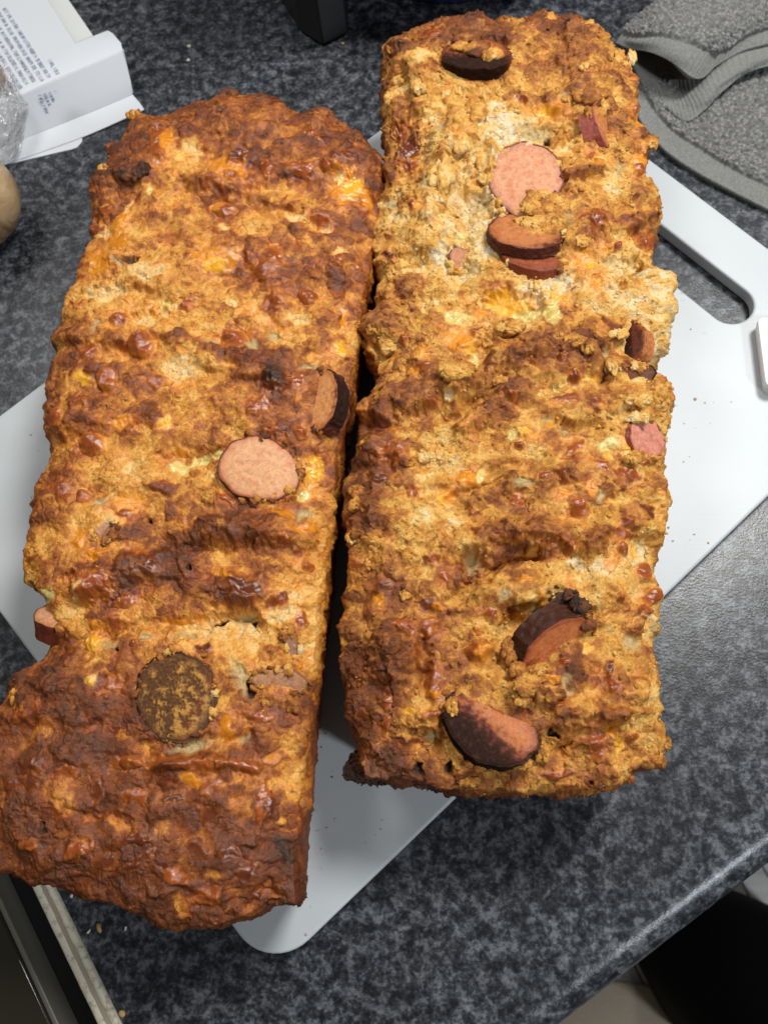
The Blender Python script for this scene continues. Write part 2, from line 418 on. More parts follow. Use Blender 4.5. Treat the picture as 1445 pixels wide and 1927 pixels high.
def build_loaf(name, label, top, right, bottom, left, zr, crown, taper, basepts, feats, seed, amp, tshift=0.0, folds=(), warm=(1, 1, 1), gadd=0.0, res=.00036):
    z0 = zb + .0004
    ZR = z0 + zr
    def curve(pts):
        p = np.array([at(x, y, ZR)[:2] for x, y in pts])
        d = np.r_[0, np.cumsum(np.linalg.norm(np.diff(p, axis=0), axis=1))]
        return p, d
    def samp(cv, t):
        p, d = cv
        return np.stack([np.interp(t * d[-1], d, p[:, k]) for k in (0, 1)], -1)
    ct, cr, cbm, cl = map(curve, (top, right, bottom, left))
    Wd = (ct[1][-1] + cbm[1][-1]) / 2 * .97; Ln = (cl[1][-1] + cr[1][-1]) / 2 * .97
    ns, nt, nw = int(Wd / res), int(Ln / res), 44
    s = np.linspace(0, 1, ns); tt = np.linspace(0, 1, nt)
    T_, R_, B_, L_ = samp(ct, s), samp(cr, tt), samp(cbm, s), samp(cl, tt)
    c00, c10, c01, c11 = T_[0], T_[-1], B_[0], B_[-1]
    ss = s[:, None, None]; t2 = tt[None, :, None]
    # boundary curves share corners (take the means)
    inner = (1 - t2) * T_[:, None] + t2 * B_[:, None] + (1 - ss) * L_[None] + ss * R_[None] - \
        ((1 - ss) * (1 - t2) * c00 + ss * (1 - t2) * c10 + (1 - ss) * t2 * c01 + ss * t2 * c11)
    cen = inner.mean((0, 1)); ax = (B_.mean(0) - T_.mean(0)); ax /= np.linalg.norm(ax)    # loaf axis (towards viewer)
    wx = np.array([-ax[1], ax[0]])
    if wx[0] < 0: wx = -wx
    n, m = ns + 2 * nw, nt + 2 * nw
    ia = np.clip(np.arange(n) - nw, 0, ns - 1); ja = np.clip(np.arange(m) - nw, 0, nt - 1)
    da = np.zeros(n); da[:nw] = np.arange(nw, 0, -1); da[n - nw:] = np.arange(1, nw + 1)
    db = np.zeros(m); db[:nw] = np.arange(nw, 0, -1); db[m - nw:] = np.arange(1, nw + 1)
    sa = np.zeros(n); sa[:nw] = -1; sa[n - nw:] = 1
    sb = np.zeros(m); sb[:nw] = -1; sb[m - nw:] = 1
    P2 = inner[ia][:, ja].reshape(n, m, 2)
    DA = da[:, None] + 0 * db[None]; DB = 0 * da[:, None] + db[None]
    dep = np.maximum(DA, DB) / nw
    dx = (sa * da)[:, None] + 0 * db[None]; dy = 0 * da[:, None] + (sb * db)[None]
    nrm = np.hypot(dx, dy) + 1e-9
    dirv = (dx / nrm)[..., None] * wx + (dy / nrm)[..., None] * ax
    dirv[dep == 0] = 0
    UV = P2 + dirv * (dep * zr)[..., None]                      # unfolded coordinates
    U = (UV - cen) @ wx * 1000; Vv = (UV - cen) @ ax * 1000      # millimetres
    bul = .0022 * np.sin(np.clip(dep * 3.2, 0, math.pi)) + .0006 * sstep(0, .1, dep)
    xy = P2 + dirv * bul[..., None]
    lu = (xy - cen) @ wx; lv = (xy - cen) @ ax
    tp = sstep(.06, 1, dep) * .6 + dep * .4
    lu = lu * (1 - tp * taper / (Wd / 2)); lv = lv * (1 - tp * taper / (Ln / 2))
    xy = cen + lu[..., None] * wx + lv[..., None] * ax
    es = np.minimum(s, 1 - s) * Wd; et = np.minimum(tt, 1 - tt) * Ln
    pf = lambda e, D: 1 - (1 - np.clip(e / D, 0, 1)) ** 2.4
    cr_ = (crown * pf(es, .030)[:, None] * pf(et, .030)[None])[ia][:, ja].reshape(n, m)
    Z = np.where(dep > 0, ZR - zr * (dep ** 1.12), ZR + cr_)
    POS = np.concatenate([xy, Z[..., None]], -1)
    # ---- map photo features onto the loaf surface
    px, py = proj(POS)
    topm = dep < .25
    idx = np.flatnonzero(topm.ravel())[::7]
    kd = kdtree.KDTree(len(idx))
    pxf, pyf = px.ravel(), py.ravel()
    for k_, q_ in enumerate(idx): kd.insert((pxf[q_], pyf[q_], 0), int(q_))
    kd.balance()
    Uf, Vf = U.ravel().astype(np.float32), Vv.ravel().astype(np.float32)
    def uv_of(x, y):
        w_ = 0; a_ = np.zeros(2)
        for c_, i_, d_ in kd.find_n((x, y, 0), 3):
            k_ = 1 / (d_ + .5); a_ += k_ * np.array([Uf[i_], Vf[i_]]); w_ += k_
        return a_ / w_
    # ---- micro and macro relief (mm)
    wu = Uf + 1.9 * perlin(Uf / 7, Vf / 7, seed + 1) + .8 * perlin(Uf / 2.6, Vf / 2.6, seed + 2)
    wv_ = Vf + 1.9 * perlin(Uf / 7, Vf / 7, seed + 3) + .8 * perlin(Uf / 2.6, Vf / 2.6, seed + 4)
    big = fbm(Uf / 26, Vf / 20, seed + 5, 2)
    d9, r9 = dome(wu / 9.5, wv_ / 8.0, seed + 6)
    d4, r4 = dome(wu / 4.2, wv_ / 3.9, seed + 7)
    d2, r2 = dome(wu / 2.0, wv_ / 1.9, seed + 8)
    d1, r1 = dome(Uf / .95, Vf / .95, seed + 9)
    rag = fbm(Uf / 3.2, Vf / 3.2, seed + 10, 4)
    wu2 = Uf + 5 * perlin(Uf / 19, Vf / 19, seed + 30); wv2 = Vf + 5 * perlin(Uf / 19, Vf / 19, seed + 31)
    fold = (1 - 2.6 * np.abs(fbm(wu2 / 34, wv2 / 22, seed + 32, 2))) * .7 + (1 - 2.4 * np.abs(perlin(wu2 / 15, wv2 / 13, seed + 33))) * .3
    # ---- toast field
    bp = np.array([(*uv_of(x, y), T) for x, y, T in basepts], np.float32)
    num = np.zeros_like(Uf); den = np.full_like(Uf, 1e-12)
    for u_, v_, T in bp:
        g_ = np.exp(-((wu - u_) ** 2 + (wv_ - v_) ** 2) / (2 * 6.2 ** 2)).astype(np.float32)
        num += g_ * T; den += g_
    near = den > 1e-7
    TO = np.where(near, num / den, .6)
    depf = dep.ravel()
    TO = TO + .10 * (r9 - .5) + .24 * fbm(wu / 13, wv_ / 9, seed + 12, 4) + .07 * fbm(wu / 4, wv_ / 3, seed + 14, 3) + .08 * (r4 - .5) + .09 * rag + .06 * (r2 - .5) + .10 * (d4 - .3) + .07 * (d2 - .3) + .05 * (r1 - .5)
    TO = .43 + (TO - .43) * 1.06 + tshift + (.05 * sstep(60, 110, Vf) if seed == 100 else 0)  # left loaf's near end browned further: dimmer light there painted into the colour
    TO = TO + .10 * np.clip(fold, -.6, .8)
    TO = np.where(TO > .68, .68 + .16 * np.tanh((TO - .68) / .22), TO)
    wall = sstep(.10, .45, depf)
    TO = TO * (1 - wall) + (.70 + .12 * rag + .1 * (r9 - .5)) * wall
    # ---- folds and creases along hand-placed lines (height mm, half width in photo px)
    FOLD = np.zeros_like(Uf)
    for hh_, wpx, pts in folds:
        q_ = np.array([uv_of(x, y) for x, y in pts])
        wmm = wpx * np.linalg.norm(uv_of(pts[0][0] + 20, pts[0][1]) - uv_of(pts[0][0] - 20, pts[0][1])) / 40
        lo, hi = q_.min(0) - 2.5 * wmm - 4, q_.max(0) + 2.5 * wmm + 4
        sel = np.flatnonzero((Uf > lo[0]) & (Uf < hi[0]) & (Vf > lo[1]) & (Vf < hi[1]) & (depf < .5))
        x_, y_ = wu[sel] + .5 * wmm * perlin(Uf[sel] / 9, Vf[sel] / 9, seed + 50), wv_[sel] + .5 * wmm * perlin(Uf[sel] / 9, Vf[sel] / 9, seed + 51)
        dd = np.full(len(sel), 1e9)
        for p_, r_ in zip(q_[:-1], q_[1:]):
            e_ = r_ - p_; t_ = np.clip(((x_ - p_[0]) * e_[0] + (y_ - p_[1]) * e_[1]) / (e_ @ e_), 0, 1)
            dd = np.minimum(dd, np.hypot(x_ - p_[0] - t_ * e_[0], y_ - p_[1] - t_ * e_[1]))
        dd = dd / wmm * (1 + .25 * rag[sel])
        FOLD[sel] += hh_ * (.75 * sstep(1.35, .25, dd) + .25 * np.exp(-dd * dd))
    TO = TO + np.clip(FOLD, -2, 4) * .016
    # ---- features
    FLT = np.zeros_like(Uf); HGT = np.zeros_like(Uf); GL = np.clip(.12 + .30 * (TO - .35) + .35 * perlin(Uf / 9, Vf / 9, seed + 13), 0, .7)
    cov = np.zeros((len(Uf), 3), np.float32); cova = np.zeros_like(Uf)
    STN = np.zeros_like(Uf)
    patches = []
    for f_ in feats:
        k = f_[0]; bub = '*' in k; kk = k[0]
        x, y, rx = f_[1:4]; ry = f_[4] if len(f_) > 4 else rx; an = math.radians(f_[5]) if len(f_) > 5 else 0
        hs = f_[6] if len(f_) > 6 else 1.0
        mode, val, gl, hh = KIND[kk]
        c0 = uv_of(x, y)
        ca, sn = math.cos(an), math.sin(an)
        va = (uv_of(x + rx * ca, y + rx * sn) - uv_of(x - rx * ca, y - rx * sn)) / 2
        vb = (uv_of(x - ry * sn, y + ry * ca) - uv_of(x + ry * sn, y - ry * ca)) / 2
        Mi = np.linalg.inv(np.stack([va, vb], 1) + np.eye(2) * 1e-6)
        rad = max(np.linalg.norm(va), np.linalg.norm(vb)) * 2.1 + 2
        sel = np.flatnonzero((np.abs(Uf - c0[0]) < rad) & (np.abs(Vf - c0[1]) < rad) & (depf < .6))
        if not len(sel): continue
        k_ = .45 if bub else (.6 if kk in 'YL' else 1.0)
        du = Uf[sel] + k_ * (wu[sel] - Uf[sel]) - c0[0]; dv = Vf[sel] + k_ * (wv_[sel] - Vf[sel]) - c0[1]
        q_ = np.hypot(Mi[0, 0] * du + Mi[0, 1] * dv, Mi[1, 0] * du + Mi[1, 1] * dv)
        q_ = q_ * (1 + (.12 if bub else (.26 if kk in 'YL' else .42)) * rag[sel])
        if mode == 'f':
            FLT[sel] = np.maximum(FLT[sel], sstep(1.12, .88, .30 * rag[sel] + np.hypot(Mi[0, 0] * (Uf[sel] - c0[0]) + Mi[0, 1] * (Vf[sel] - c0[1]), Mi[1, 0] * (Uf[sel] - c0[0]) + Mi[1, 1] * (Vf[sel] - c0[1])))); continue
        if mode == 'h':
            HGT[sel] += hh * hs * .8 * (.65 * sstep(1.25, .45, q_) + .35 * np.exp(-q_ * q_ * 1.2)); continue
        mk = sstep(1.08, .78, q_) if bub else sstep(*((1.4, .3) if kk == 'G' else (1.18, .66)), q_ + .14 * (d2[sel] - .3) + .10 * (r4[sel] - .5)) * (.80 if kk in 'OY' else 1)
        dm = np.clip(1 - q_ * q_, 0, 1)
        if mode == 't':
            mk = sstep(1.30, .45, q_) * .9
            tv = val + .16 * rag[sel] + .10 * (d2[sel] - .3)
            TO[sel] = TO[sel] * (1 - mk) + tv * mk
            cova[sel] *= (1 - mk); GL[sel] = GL[sel] * (1 - mk) + gl * mk
            HGT[sel] += hh * hs * (mk if hh < 0 else np.sqrt(dm))
        else:
            vc = np.array(val, np.float32)
            if kk in 'RQ':        # browned cheese: darker blistered middle, orange rim
                e_ = sstep(.45, 1.05, q_)[:, None]
                cc_ = vc * (1 - e_) + np.array((.46, .135, .016), np.float32) * e_ * (1.0 if kk == 'R' else .6)
                cc_ = cc_ * (1 + .45 * rag[sel] + .25 * (r4[sel] - .5))[:, None]
            elif kk == 'H':
                cc_ = vc * np.ones((len(sel), 1), np.float32)
            else:
                e_ = np.clip(.5 + .8 * rag[sel], 0, 1)[:, None]
                alt = {'O': (.68, .27, .018), 'Y': (.74, .32, .012), 'L': (.60, .42, .10), 'G': (.50, .36, .16), 'S': (.5, .26, .15)}[kk]
                cc_ = vc * (1 - e_) + np.array(alt, np.float32) * e_
            cov[sel] = np.where((cova[sel] + mk > 1e-4)[:, None], (cov[sel] * (cova[sel] * (1 - mk))[:, None] + cc_ * mk[:, None]) / (cova[sel] * (1 - mk) + mk + 1e-6)[:, None], cov[sel])
            cova[sel] = cova[sel] * (1 - mk) + mk
            GL[sel] = GL[sel] * (1 - mk) + gl * mk
            if bub: HGT[sel] += 1.9 * hs * np.sqrt(dm) - .35 * sstep(.9, 1.05, q_) * sstep(1.35, 1.05, q_)
            else: HGT[sel] += hh * hs * (np.sqrt(dm) if hh > 0 else mk)
            if kk in 'RQOY' and rx * ry > 60:      # oily orange staining round melted cheese
                ha = sstep(2.0, .9, q_) * .42 * (1 - mk) * (1 - cova[sel]); GL[sel] = np.maximum(GL[sel], ha * 1.5)
                STN[sel] = np.maximum(STN[sel], ha)
        if bub or (kk in 'RQOYL' and rx * ry > 90):
            patches.append((bub, kk, sel, q_))
    oil = sstep(.02, .42, fbm(wu / 11, wv_ / 8, seed + 15, 3)) * .55 * (1 - wall)
    STN = np.clip(STN + oil * sstep(.15, .4, TO), 0, .75)
    GL = np.maximum(GL, STN * .95)
    TB = toastcol(TO) * np.array(warm, np.float32); GL = np.clip(GL + gadd, 0, 1)
    tint = np.array((.92, .62, .38), np.float32)
    TB = TB * (1 - STN[:, None]) + TB * tint * STN[:, None]
    fl_ = sstep(.34, .55, perlin(Uf / 1.5, Vf / 1.1, seed + 16) + .4 * rag)[:, None] * .5
    fl_ = fl_ * .35; TB = TB * (1 - fl_) + toastcol(TO + .26) * fl_
    fp_ = sstep(.40, .55, perlin(Uf / 1.2, Vf / 1.6, seed + 17) + .3 * rag)[:, None] * .3 * sstep(.62, .35, TO)[:, None]
    TB = TB * (1 - fp_) + toastcol(TO * .35) * fp_
    COL = TB * (1 - cova[:, None]) + cov * cova[:, None]
    # ---- displacement
    fine = 1 - .72 * sstep(.5, .95, GL)
    edge = 1 - .45 * sstep(.2, .8, depf)
    f1c, f2c, _q = worley(wu / 7.5 + .3 * rag, wv_ / 6.0 + .3 * rag, seed + 18)
    crk = sstep(.13, .0, f2c - f1c) * sstep(-.1, .35, perlin(Uf / 14, Vf / 14, seed + 19))
    FA = 1.7 + .9 * (seed == 200)
    amp = amp * (1 - .22 * sstep(0, 40, Vf)) if amp > .8 else amp
    smz = sstep(-.05, .40, fbm(Uf / 17, Vf / 13, seed + 34, 2)) * .7
    fine = fine * (1 - smz)
    midn = fbm(wu / 8, wv_ / 5.5, seed + 22, 3)
    grit = fbm(Uf / 1.25, Vf / 1.25, seed + 60, 2)
    TB_p = sstep(-.12, -.5, grit) * fine
    COL = COL * (1 - .40 * TB_p * (1 - cova))[:, None]
    D = (big * 2.4 + fold * FA + amp * (1.2 * d9 + 1.5 * midn + .8 * d4 * (.35 + .65 * fine)) + amp * fine * (.34 * d2 + .14 * d1 + (.75 + .40 * (seed == 200)) * rag + .42 * grit - .45 * crk)) * edge + HGT + FOLD
    D = D - D[depf < .25].mean()
    D = D * (1 - FLT) - .6 * FLT
    gu = np.gradient(POS, axis=0); gv = np.gradient(POS, axis=1)
    NO = np.cross(gv, gu); NO /= np.linalg.norm(NO, axis=-1, keepdims=True) + 1e-12
    if NO[n // 2, m // 2, 2] < 0: NO = -NO
    for _ in range(6):
        NP = np.pad(NO, ((2, 2), (2, 2), (0, 0)), mode='edge')
        NO = (NP[:-4, 2:-2] + NP[4:, 2:-2] + NP[2:-2, :-4] + NP[2:-2, 4:] + NO) / 5
    NO /= np.linalg.norm(NO, axis=-1, keepdims=True) + 1e-12
    lat = (.40 + amp) * fine * .95
    lx = (fbm(Uf / 2.8, Vf / 2.8, seed + 20, 3) * lat).reshape(n, m); ly = (fbm(Uf / 2.8, Vf / 2.8, seed + 21, 3) * lat).reshape(n, m)
    POS = POS + NO * (D.reshape(n, m) * .001)[..., None]
    POS[..., 0] += lx * .001; POS[..., 1] += ly * .001
    POS[..., 2] = np.maximum(POS[..., 2], z0)
    root = thing(name, label, "savoury loaf", (*cen, zb))
    cm = ~((DA[:-1, :-1] > 0) & (DB[:-1, :-1] > 0) & False)
    npmesh("crust", POS.reshape(-1, 3), gridfaces(n, m, cm)[:, ::-1], CRUST, root, {'col': COL, 'gloss': GL})
    # ---- cheese blisters and melted patches: their own skins over the crust
    gi = np.arange(n * m).reshape(n, m)
    PF = POS.reshape(-1, 3); NF = NO.reshape(-1, 3)
    for bub, kk, sel, q_ in patches:
        qq = np.full(n * m, 9.0, np.float32); qq[sel] = q_
        ii, jj = sel // m, sel % m
        i0, i1, j0, j1 = ii.min(), ii.max() + 1, jj.min(), jj.max() + 1
        sub = gi[i0:i1, j0:j1]; qs = qq[sub]
        ins = qs < 1.0
        fm = ins[:-1, :-1] & ins[1:, :-1] & ins[1:, 1:] & ins[:-1, 1:]
        if fm.sum() < 12: continue
        Fc = gridfaces(*sub.shape, fm)
        used = np.unique(Fc); rm = np.full(sub.size, -1); rm[used] = np.arange(len(used))
        vi = sub.ravel()[used]; q1 = qq[vi]
        off = (.00030 if bub else .00016) * (1 - q1 ** 2) - .00004
        npmesh("cheese_bubble" if bub else "cheese_patch", PF[vi] + NF[vi] * off[:, None], rm[Fc][:, ::-1], CHEESE, root, {'col': COL[vi], 'gloss': GL[vi]})
    px2, py2 = proj(POS)
    kd2 = kdtree.KDTree(len(idx))
    a2, b2 = px2.ravel(), py2.ravel()
    for k_, q_ in enumerate(idx): kd2.insert((a2[q_], b2[q_], 0), int(q_))
    kd2.balance()
    return dict(root=root, PF=PF, NF=NF, COL=COL, GL=GL, TO=TO, dep=depf, kd=kd2, wx=wx, ax=ax, cen=cen)

def surf(L, x, y):
    c_, i_, d_ = L['kd'].find((x, y, 0))
    pts = [j for _, j, _ in L['kd'].find_n((x, y, 0), 12)]
    z = float(np.mean(L['PF'][pts, 2]))
    return at(x, y, z)

def ico(sub):
    bm = bmesh.new(); bmesh.ops.create_icosphere(bm, subdivisions=sub, radius=1)
    v = np.array([p.co[:] for p in bm.verts]); f = np.array([[q_.index for q_ in p.verts] for p in bm.faces]); bm.free()
    return v, f
ICO = {k: ico(k) for k in (1, 2, 3, 4)}
def lumpy(sub, seed, rough=.35):
    v, f = ICO[sub]
    a = np.arctan2(v[:, 1], v[:, 0]); 
    n_ = perlin(v[:, 0] * 1.3 + 5 * seed, v[:, 1] * 1.3 + v[:, 2] * 1.7, seed) + .5 * perlin(v[:, 0] * 3 + v[:, 2] * 2.3, v[:, 1] * 3 - v[:, 2] * 2 + seed, seed + 3)
    return v * (1 + rough * n_)[:, None], f
# ------------------------------------------------------------------ sausage slices
PINK = (.64, .30, .165); TAN = (.60, .30, .135); ORN = (.47, .155, .05); RED = (.22, .045, .022); DRED = (.17, .042, .021); CHAR = (.026, .012, .008); BRN = (.30, .11, .045)
def frame(nv, rot):
    nv = np.array(nv) / np.linalg.norm(nv)
    x = imgdir(rot); x = x - nv * x.dot(nv); x /= np.linalg.norm(x)
    return x, np.cross(nv, x), nv
def add_slice(L, x, y, tdir, tilt, ra, rb, th=7.0, lift=0.0, rot=0, face=PINK, edge=None, casing=DRED, char=0.0, chdir=90, dust=0, label=None, seed=1, curl=.4, burn=CHAR):
    nr, nth = 40, 150
    d = imgdir(tdir); tl = math.radians(tilt)
    nv = d * math.sin(tl) + np.array([0, 0, 1]) * math.cos(tl)
    ex_, ey_, ez_ = frame(nv, rot)
    c0 = surf(L, x, y) + np.array([0, 0, lift * .001])
    rr = np.linspace(0, 1, nr) ** .85; ph = np.linspace(0, 2 * np.pi, nth, endpoint=False)
    rg, pg = np.meshgrid(rr, ph, indexing='ij')
    wob = 1 + .04 * np.sin(2 * pg + seed) + .03 * np.sin(3 * pg + 2 * seed) + .016 * np.sin(7 * pg + seed) + .012 * np.sin(11 * pg + 3 * seed)
    lx = rg * ra * wob * np.cos(pg); ly = rg * rb * wob * np.sin(pg)
    pit = fbm(lx / 2.2 + seed * 9, ly / 2.2, seed, 3); pit2 = fbm(lx / .9 + seed * 5, ly / .9, seed + 3, 3)
    z = .45 * (1 - rg ** 2) + .12 * pit + .07 * pit2 - .55 * sstep(.93, 1, rg) + .3 * np.sin(pg + seed) * rg + curl * np.cos(2 * pg + seed) * rg ** 2
    def W(a, b, c): return c0 + .001 * (a[..., None] * ex_ + b[..., None] * ey_ + c[..., None] * ez_)
    base = np.array(face)
    ed = np.array(edge if edge is not None else BRN)
    k = sstep(.80 - .1, 1.0, rg + .10 * pit)[..., None]
    col = base * (1 - k) + ed * k
    blt = fbm(lx / 4.5 + seed * 7, ly / 4.5, seed + 21, 3)
    col = col * (1 + .30 * pit + .30 * pit2)[..., None]
    bk_ = sstep(.0, .45, blt)[..., None] * .6; col = col * (1 - bk_) + col * np.array((.86, .62, .48)) * bk_
    fk = sstep(.30, .5, fbm(lx / 1.1 + 31, ly / 1.1, seed + 40, 2))[..., None] * (.22 if char < .1 else 0); col = col * (1 - fk) + np.array((.78, .50, .30)) * base.max() / .66 * fk
    sp = sstep(.20, .46, pit2)[..., None] * .28
    col = col * (1 - sp) + np.array((.44, .13, .055)) * sp * base.max() / .6
    if char > 0:
        cdv = imgdir(chdir)
        wp = (lx[..., None] * ex_ + ly[..., None] * ey_) @ cdv / max(ra, rb)
        a_ = sstep(1.15 - 1.9 * char - .25, 1.15 - 1.9 * char + .35, wp + .28 * pit + .08 * pit2)[..., None]
        br_ = np.array(burn) * (1 + .7 * pit2)[..., None] + .03 * np.array((1, .42, .2)) * sstep(.1, .6, pit)[..., None]
        mid = np.array((.16, .035, .016))
        a2 = sstep(0, .6, a_); col = col * (1 - a2) + mid * a2; a3 = sstep(.35, 1, a_); col = col * (1 - a3) + br_ * a3
    chv = np.zeros_like(rg)
    if char > 0: chv = a_[..., 0]
    if dust:
        cr2 = fbm(lx / 3.4, ly / 3.4, seed + 11, 4) + .5 * pit2
        dz = sstep(-.12, .48, cr2 + .25 * np.cos(pg + .4) * rg) * sstep(1.0, .75, rg)
        col = col * (1 - dz[..., None] * .9) + np.array((.50, .25, .055)) * dz[..., None] * .9
        z = z + .55 * dz
    V_ = W(lx, ly, z).reshape(-1, 3)
    I = np.arange(nr * nth).reshape(nr, nth); J = np.roll(I, -1, 1)
    Fq = np.stack([I[:-1], I[1:], J[1:], J[:-1]], -1).reshape(-1, 4)
    sl = npmesh("sausage_slice", V_, Fq, FLESH, L['root'], {'col': col.reshape(-1, 3), 'char': chv.ravel()})
    if label: sl['label'] = label
    # casing: rolled rim and side wall, wrinkled
    pr = [(.972, -.35), (.986, -.12), (1.0, -.10), (1.012, -.22), (1.018, -.5)] + [(1.02 - .02 * math.sin(q_ / th * 3.1), -q_) for q_ in np.linspace(1, th, 12)]
    nk_ = len(pr)
    pp = np.array(pr)
    kg, pg = np.meshgrid(np.arange(nk_), ph, indexing='ij')
    wob = 1 + .04 * np.sin(2 * pg + seed) + .03 * np.sin(3 * pg + 2 * seed) + .016 * np.sin(7 * pg + seed) + .012 * np.sin(11 * pg + 3 * seed)
    wr = (1 + 1.3 * (char > .1)) * .030 * fbm(pg * 6, kg * .35, seed + 2, 3) + .014 * fbm(pg * 22, kg * .9, seed + 4, 2)
    rad = pp[:, 0][:, None] * wob + wr * (kg > 1)
    zz = pp[:, 1][:, None] + .3 * np.sin(pg + seed) + curl * np.cos(2 * pg + seed) + .10 * fbm(pg * 14, kg, seed + 6, 2)
    Vc = W(rad * ra * np.cos(pg), rad * rb * np.sin(pg), zz).reshape(-1, 3)
    nn = fbm(pg * 5, kg * .5, seed + 8, 3)
    cc_ = np.array(casing) * (1 + .5 * nn)[..., None]; cv_ = np.zeros_like(pg) + (.8 if casing == CHAR else .1)
    if char > .3 and casing != CHAR:
        cdv = imgdir(chdir); wp = (np.cos(pg)[..., None] * ex_ + np.sin(pg)[..., None] * ey_) @ cdv
        a_ = sstep(-.1, .7, wp + .3 * nn)[..., None]; cc_ = cc_ * (1 - a_) + np.array(CHAR) * (1 + .6 * nn)[..., None] * a_; cv_ = np.maximum(cv_, a_[..., 0])
    I = np.arange(nk_ * nth).reshape(nk_, nth); J = np.roll(I, -1, 1)
    Fq = np.stack([I[:-1], I[1:], J[1:], J[:-1]], -1).reshape(-1, 4)
    npmesh("casing", Vc, Fq, CASING, sl, {'col': cc_.reshape(-1, 3), 'char': cv_.ravel()}).location = (0, 0, 0)
    rs_ = np.random.RandomState(seed * 17); VV, FF, CC, off = [], [], [], 0
    for a0 in rs_.rand(46) * 2 * math.pi:
        q_ = 1.0 + .05 * rs_.randn()
        p_ = c0 + .001 * (ra * q_ * math.cos(a0) * ex_ + rb * q_ * math.sin(a0) * ey_ - .3 * ez_)
        X_, Y_ = proj(p_)
        cc0, i_, d_ = L['kd'].find((float(X_), float(Y_), 0))
        gap = p_[2] - L['PF'][i_, 2]
        if gap > .0028 or d_ > 6: continue
        sz = .0006 + .0013 * rs_.rand() ** 1.5
        v, f = lumpy(2, rs_.randint(400), .7)
        A_ = np.linalg.qr(rs_.randn(3, 3))[0] * (1.35, 1, .7)
        VV.append(v @ A_.T * sz + p_ - np.array([0, 0, max(gap, 0) * .5])); FF.append(f + off); off += len(v)
        tb = float(np.clip(L['TO'][i_] + .02 + .10 * rs_.randn(), .1, .75))
        CC.append(toastcol(tb + .10 * v[:, 2] + .12 * fbm(v[:, 0] * 2 + off, v[:, 1] * 2, 5, 2)))
    if VV:
        o_ = npmesh("rim_crumbs", np.concatenate(VV), np.concatenate(FF), CRUST, L['root'], {'col': np.concatenate(CC), 'gloss': np.full(off, .15)}); o_['kind'] = 'stuff'
    return sl

# ------------------------------------------------------------------ loose crumbs and clumps
def add_crumbs(L, count, smin, smax, seed, name="loose_crumbs"):
    rs = np.random.RandomState(seed)
    ok = np.flatnonzero((L['dep'] < .2))
    pw = np.clip(1.1 - 1.3 * L['GL'][ok], .02, 1); pw = pw ** 2 / (pw ** 2).sum()
    ids = rs.choice(ok, count, p=pw)
    VV = []; FF = []; CC = []; off = 0
    for k, i in enumerate(ids):
        v, f = lumpy(1, rs.randint(400), .75)
        sz = smin + (smax - smin) * rs.rand() ** 3.2
        A = np.linalg.qr(rs.randn(3, 3))[0] * (1, .8, .65)
        v = (v @ A.T) * sz * .001
        p = L['PF'][i] + L['NF'][i] * sz * .0001
        VV.append(v + p); FF.append(f + off); off += len(v)
        c_ = L['COL'][i] * .75 + toastcol(np.clip(L['TO'][i] - .03 + .14 * rs.randn(), .05, .75)) * .25
        CC.append(np.repeat(c_[None] * (.9 + .25 * rs.rand()), len(v), 0))
    o_ = npmesh(name, np.concatenate(VV), np.concatenate(FF), CRUST, L['root'], {'col': np.concatenate(CC), 'gloss': np.full(off, .12)})
    o_['kind'] = 'stuff'
def add_clump(L, x, y, rx, ry, T, up=0.0, an=0, lift=.35, seed=1, hz=.7):
    v, f = ICO[4]
    p0 = surf(L, x, y); p0 = at(x, y, p0[2] + up * .001)
    sc = np.linalg.norm(at(x + 10, y, p0[2]) - at(x, y, p0[2])) / 10
    sh_ = .82 if up == 0 else 1.0
    ra, rb = rx * sc * 1000 * sh_, ry * sc * 1000 * sh_
    rc = hz * min(ra, rb)
    n1 = fbm(v[:, 0] * 1.25 + seed * 3.1, v[:, 1] * 1.25 + v[:, 2] * .9, seed, 4)
    d_, r_ = dome(v[:, 0] * ra / 3.0 + seed, v[:, 1] * rb / 3.0 + v[:, 2] * .8, seed + 5)
    e_, r2_ = dome(v[:, 0] * ra / 1.3 + v[:, 2] * .7, v[:, 1] * rb / 1.3 + seed, seed + 6)
    g_ = fbm(v[:, 0] * ra / 1.1, v[:, 1] * rb / 1.1 + v[:, 2] * 2, seed + 7, 3)
    k = np.clip(1 + .95 * n1, .3, 2)
    X, Y_ = imgdir(an), imgdir(an + 90)
    loc = v * np.array([ra, rb, rc]) * k[:, None]
    nn = v / np.array([ra, rb, rc]); nn /= np.linalg.norm(nn, axis=1, keepdims=True)
    loc = loc + nn * (.75 * d_ + .35 * e_ + 1.5 * g_)[:, None]
    P_ = p0 + .001 * (loc[:, :1] * X + loc[:, 1:2] * Y_ + (loc[:, 2:3] + lift * rc) * np.array([0, 0, 1]))
    TT = T + .24 * n1 + .16 * (r_ - .5) + .10 * (e_ - .3) + .10 * g_ + .10 * v[:, 2] * (d_ - .2)
    npmesh("crumb_clump", P_, f, CRUST, L['root'], {'col': toastcol(TT), 'gloss': np.full(len(v), .15)})

